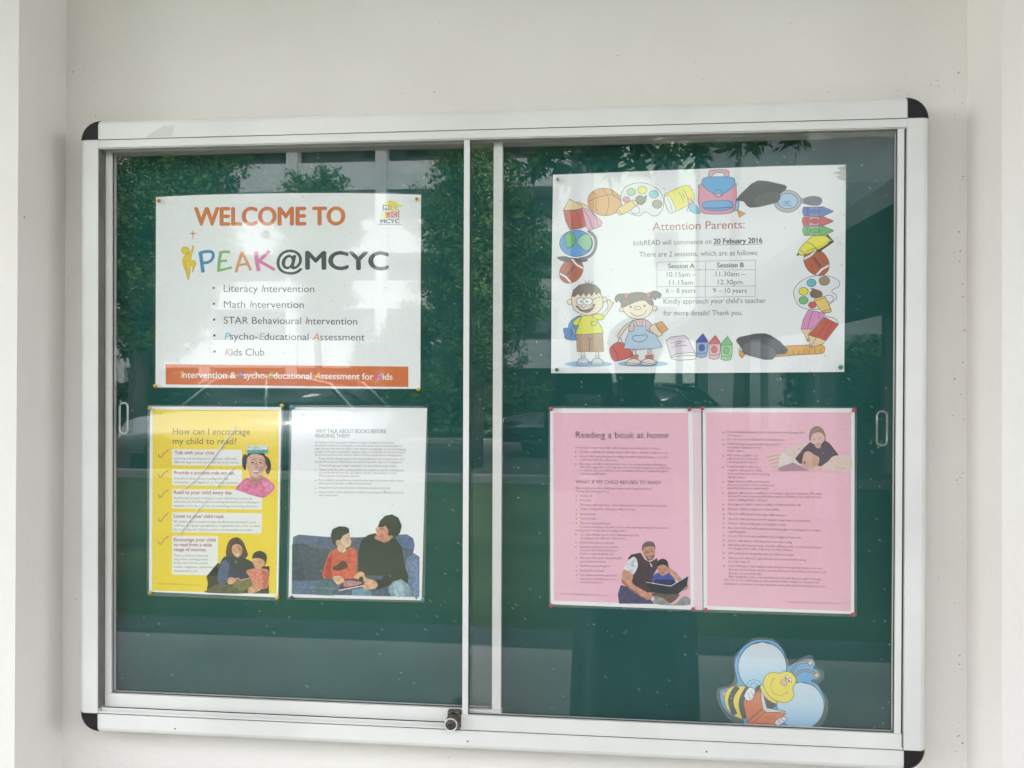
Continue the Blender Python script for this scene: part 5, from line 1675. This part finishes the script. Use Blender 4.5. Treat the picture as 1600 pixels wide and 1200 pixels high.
for z0 in (2.2, 5.2, 8.2, 11.2):
    for k in range(6):
        boxo('window', (-8 + k * 4, -6 + k * 4, 2.45, 2.56, z0, z0 + 1.2), M['window'], GB)

# covered linkway on the right
LK = thing('covered_linkway', (3.9, -11, 0), 'covered footway with a flat grey roof on slim posts, mirrored at the right', 'covered walkway')
lx = lambda nm, x0, x1, y0, y1, z0, z1, m: boxo(nm, (x0 - 3.9, x1 - 3.9, y0 + 11, y1 + 11, z0, z1), m, LK, 0.01)
lx('roof', 2.25, 5.6, -22, -2.7, 2.74, 2.92, M['roofslab'])
for k in range(5):
    lx('post', 2.75, 2.93, -3.4 - k * 4.4, -3.22 - k * 4.4, 0, 2.74, M['grey_wall'])
    lx('post', 5.1, 5.28, -3.4 - k * 4.4, -3.22 - k * 4.4, 0, 2.74, M['grey_wall'])
hedge('hedge', 'tall dark hedge along the outer side of the covered footway', 5.9, 7.0, -22, -2.5, 2.2, 15000, 9)


# parked cars
def car(label, x, y, flip, paint, tall=1.0):
    t = thing('parked_car', (x, y, -0.006), label, 'car', 'cars parked along the road')
    f = -1 if flip else 1                                   # nose towards -x when f = 1
    prof = [(-2.15, 0.28), (-2.2, 0.5), (-2.12, 0.72), (-1.9, 0.82), (-1.1, 0.93), (1.75, 0.98), (2.12, 0.92), (2.2, 0.6), (2.15, 0.28)]
    bm = bmesh.new()
    A = [bm.verts.new((f * px, -0.86, pz * tall)) for px, pz in prof]
    B = [bm.verts.new((f * px, 0.86, pz * tall)) for px, pz in prof]
    bm.faces.new(A); bm.faces.new(B[::-1])
    for k in range(9):
        bm.faces.new((A[k], B[k], B[(k + 1) % 9], A[(k + 1) % 9]))
    bmesh.ops.recalc_face_normals(bm, faces=bm.faces)
    bmesh.ops.bevel(bm, geom=bm.edges[:], offset=0.07, segments=3, affect='EDGES')
    bm_obj('body', bm, paint, t, True)
    cab = [(-1.15, 0.9), (-0.45, 1.4), (0.0, 1.47), (0.9, 1.46), (1.55, 1.35), (2.0, 0.95)]

    def cabin(name, m, grow, zlo):
        bm = bmesh.new()
        pts = [(px, max(pz, zlo)) for px, pz in cab]
        L = [bm.verts.new((f * px, -(0.80 - 0.2 * (pz - 0.9)) - grow, pz * tall + grow)) for px, pz in pts]
        Rr = [bm.verts.new((f * px, (0.80 - 0.2 * (pz - 0.9)) + grow, pz * tall + grow)) for px, pz in pts]
        bm.faces.new(L); bm.faces.new(Rr[::-1])
        n = len(pts)
        for k in range(n):
            bm.faces.new((L[k], Rr[k], Rr[(k + 1) % n], L[(k + 1) % n]))
        bmesh.ops.recalc_face_normals(bm, faces=bm.faces)
        bmesh.ops.bevel(bm, geom=bm.edges[:], offset=0.04, segments=2, affect='EDGES')
        return bm_obj(name, bm, m, t, True)
    cabin('window', M['window'], 0.0, 0.9)
    bm = bmesh.new()
    tube(bm, [(f * px, -(0.78 - 0.2 * (pz - 0.9)), pz * tall + 0.012) for px, pz in cab], 0.03, 6)
    tube(bm, [(f * px, (0.78 - 0.2 * (pz - 0.9)), pz * tall + 0.012) for px, pz in cab], 0.03, 6)
    tube(bm, [(f * 0.45, -0.67, 1.45 * tall), (f * 0.5, -0.79, 0.95 * tall)], 0.03, 6)
    tube(bm, [(f * 0.45, 0.67, 1.45 * tall), (f * 0.5, 0.79, 0.95 * tall)], 0.03, 6)
    bm_obj('pillar', bm, paint, t, True)
    boxo('roof', (min(f * -0.4, f * 1.5), max(f * -0.4, f * 1.5), -0.66, 0.66, 1.43 * tall, 1.49 * tall), paint, t, 0.025)
    for px in (-1.35, 1.35):
        for s in (-1, 1):
            wname = bpy.data.objects.new('wheel', None); C.objects.link(wname); wname.parent = t; wname.location = (f * px, s * 0.76, 0.32)
            bm = bmesh.new(); lathe(bm, [(0.2, -0.1), (0.30, -0.1), (0.32, -0.07), (0.32, 0.07), (0.30, 0.1), (0.2, 0.1)], 'y', 24)
            bm_obj('tyre', bm, M['black'], wname)
            bm = bmesh.new(); lathe(bm, [(0.21, -0.09), (0.21, 0.09)], 'y', 20)
            bm_obj('rim', bm, M['steel_edge'], wname)
    for s in (-1, 1):
        bm = bmesh.new()
        lathe(bm, [(0.02, -0.06), (0.09, -0.04), (0.11, 0.02), (0.02, 0.05)], 'y', 14)
        o = bm_obj('headlight', bm, M['lamp_glass'], t, True)
        o.location = (f * -2.09, s * 0.62, 0.68 * tall)
        o.scale = (0.9, 1.6, 0.75)
    boxo('number_plate', (min(f * -2.235, f * -2.205), max(f * -2.235, f * -2.205), -0.26, 0.26, 0.42, 0.53), M['white_wall'], t)
    boxo('bumper_trim', (min(f * -2.225, f * -2.19), max(f * -2.225, f * -2.19), -0.6, 0.6, 0.56, 0.61), M['steel_edge'], t)
    return t


M['lamp_glass'] = plain('headlamp_lens', (0.9, 0.91, 0.92), 0.2)
M['silver'] = plain('silver_car_paint', (0.36, 0.385, 0.41), 0.25, metal=0.2, coat=0.8)
M['dark_paint'] = plain('dark_blue_car_paint', (0.02, 0.026, 0.032), 0.25, coat=0.8)
c1 = car('silver hatchback parked nose left, mirrored across the two left-hand pages', -5.3, -11.5, False, M['silver'], 1.08)
c2 = car('dark car with bright headlamps parked nose left, mirrored beside the pink pages', 0.75, -14.3, False, M['dark_paint'], 1.0)
c2.rotation_euler.z = R(24)
c1.rotation_euler.z = R(6)


# the photographer, standing behind the camera and mirrored in the front glass
def person():
    J = {}
    vs_, es, rad = [], [], []

    def j(n, p, r, parent=None):
        J[n] = len(vs_)
        vs_.append(p); rad.append(r)
        if parent: es.append((J[parent], J[n]))
    j('pelvis', (0, 0, 0.95), 0.155)
    j('waist', (0, 0.01, 1.10), 0.135, 'pelvis')
    j('chest', (0, 0.0, 1.28), 0.155, 'waist')
    j('upper', (0, 0.0, 1.38), 0.13, 'chest')
    j('neck', (0, 0.01, 1.46), 0.055, 'upper')
    j('skull0', (0, 0.02, 1.545), 0.075, 'neck')
    j('skull1', (0, 0.02, 1.62), 0.088, 'skull0')
    j('skull2', (0, 0.015, 1.68), 0.07, 'skull1')
    for s, t_ in ((-1, 'l'), (1, 'r')):
        j('hip' + t_, (s * 0.09, 0, 0.88), 0.105, 'pelvis')
        j('knee' + t_, (s * 0.105, 0.01, 0.48), 0.062, 'hip' + t_)
        j('ankle' + t_, (s * 0.11, -0.02, 0.09), 0.042, 'knee' + t_)
        j('toe' + t_, (s * 0.13, 0.14, 0.035), 0.035, 'ankle' + t_)
        j('sho' + t_, (s * 0.185, 0, 1.37), 0.062, 'upper')
        j('elb' + t_, (s * 0.25, 0.10, 1.16), 0.045, 'sho' + t_)
        hx = -0.18 + s * 0.078
        j('wri' + t_, (hx + s * 0.02, 0.30, 1.40), 0.030, 'elb' + t_)
        j('palm' + t_, (hx, 0.345, 1.465), 0.026, 'wri' + t_)
        for k in range(4):
            j('f%d%s' % (k, t_), (hx - s * 0.002, 0.352, 1.485 + k * 0.021), 0.0095, 'palm' + t_)
            j('g%d%s' % (k, t_), (hx - s * 0.020, 0.376, 1.488 + k * 0.021 - 0.003 * (k == 3)), 0.0085, 'f%d%s' % (k, t_))
        j('th' + t_, (hx - s * 0.018, 0.335, 1.50), 0.0105, 'palm' + t_)
        j('tt' + t_, (hx - s * 0.045, 0.333, 1.515), 0.009, 'th' + t_)
    me = bpy.data.meshes.new('person')
    me.from_pydata(vs_, es, [])
    o = bpy.data.objects.new('person', me)
    C.objects.link(o)
    m = o.modifiers.new('skin', 'SKIN')
    m.use_smooth_shade = True
    for k, r in enumerate(rad):
        me.skin_vertices[0].data[k].radius = (r, r)
    me.skin_vertices[0].data[0].use_root = True
    o.modifiers.new('sub', 'SUBSURF').levels = 2
    o.modifiers['sub'].render_levels = 2
    me.materials.append(M['clothes'])
    o.location = (0.33, -1.56, 0.0)
    tag(o, 'person in a long dark skirt holding up a phone, dimly mirrored in the front glass', 'person')
    bm = bmesh.new()
    bmesh.ops.create_uvsphere(bm, u_segments=20, v_segments=12, radius=0.1)
    for v in bm.verts:
        v.co = Vector((v.co.x * 0.98, v.co.y * 1.0 - 0.012, v.co.z * 0.92))
    geo = [v for v in bm.verts if v.co.y > 0.055 and v.co.z < 0.035]
    bmesh.ops.delete(bm, geom=geo, context='VERTS')
    h = bm_obj('hair', bm, M['hair'], o, True)
    h.location = (0, 0.01, 1.655)
    bm = bmesh.new()                        # a long loose skirt with folds
    ringz = [(1.08, 0.165, 0.13, 0.0), (0.95, 0.195, 0.165, 0.004), (0.7, 0.205, 0.18, 0.010), (0.4, 0.21, 0.19, 0.016), (0.1, 0.22, 0.20, 0.022)]
    rg = [[bm.verts.new(((a + f * math.sin(9 * t)) * math.cos(t), (b + f * math.sin(9 * t)) * math.sin(t), z)) for t in [2 * math.pi * k / 72 for k in range(72)]] for z, a, b, f in ringz]
    for A, B in zip(rg, rg[1:]):
        for k in range(72):
            bm.faces.new((A[k], A[(k + 1) % 72], B[(k + 1) % 72], B[k]))
    bm_obj('skirt', bm, M['skirt'], o, True)


M['clothes'] = noisy('dark_clothes', (0.014, 0.02, 0.035), (0.024, 0.032, 0.05), 12, rough=0.85)
M['skirt'] = noisy('dusky_blue_cloth', (0.18, 0.205, 0.22), (0.25, 0.27, 0.285), 9, rough=0.9, spec=0.1)
M['hair'] = plain('black_hair', (0.012, 0.01, 0.009), 0.5)
person()
ph = boxo('phone', (0.1497 - 0.075, 0.1497 + 0.075, -1.162, -1.154, Z0 + 0.035, Z0 + 0.113), M['black'], None, 0.003)
tag(ph, 'black phone held level in the photographer’s two hands', 'phone')
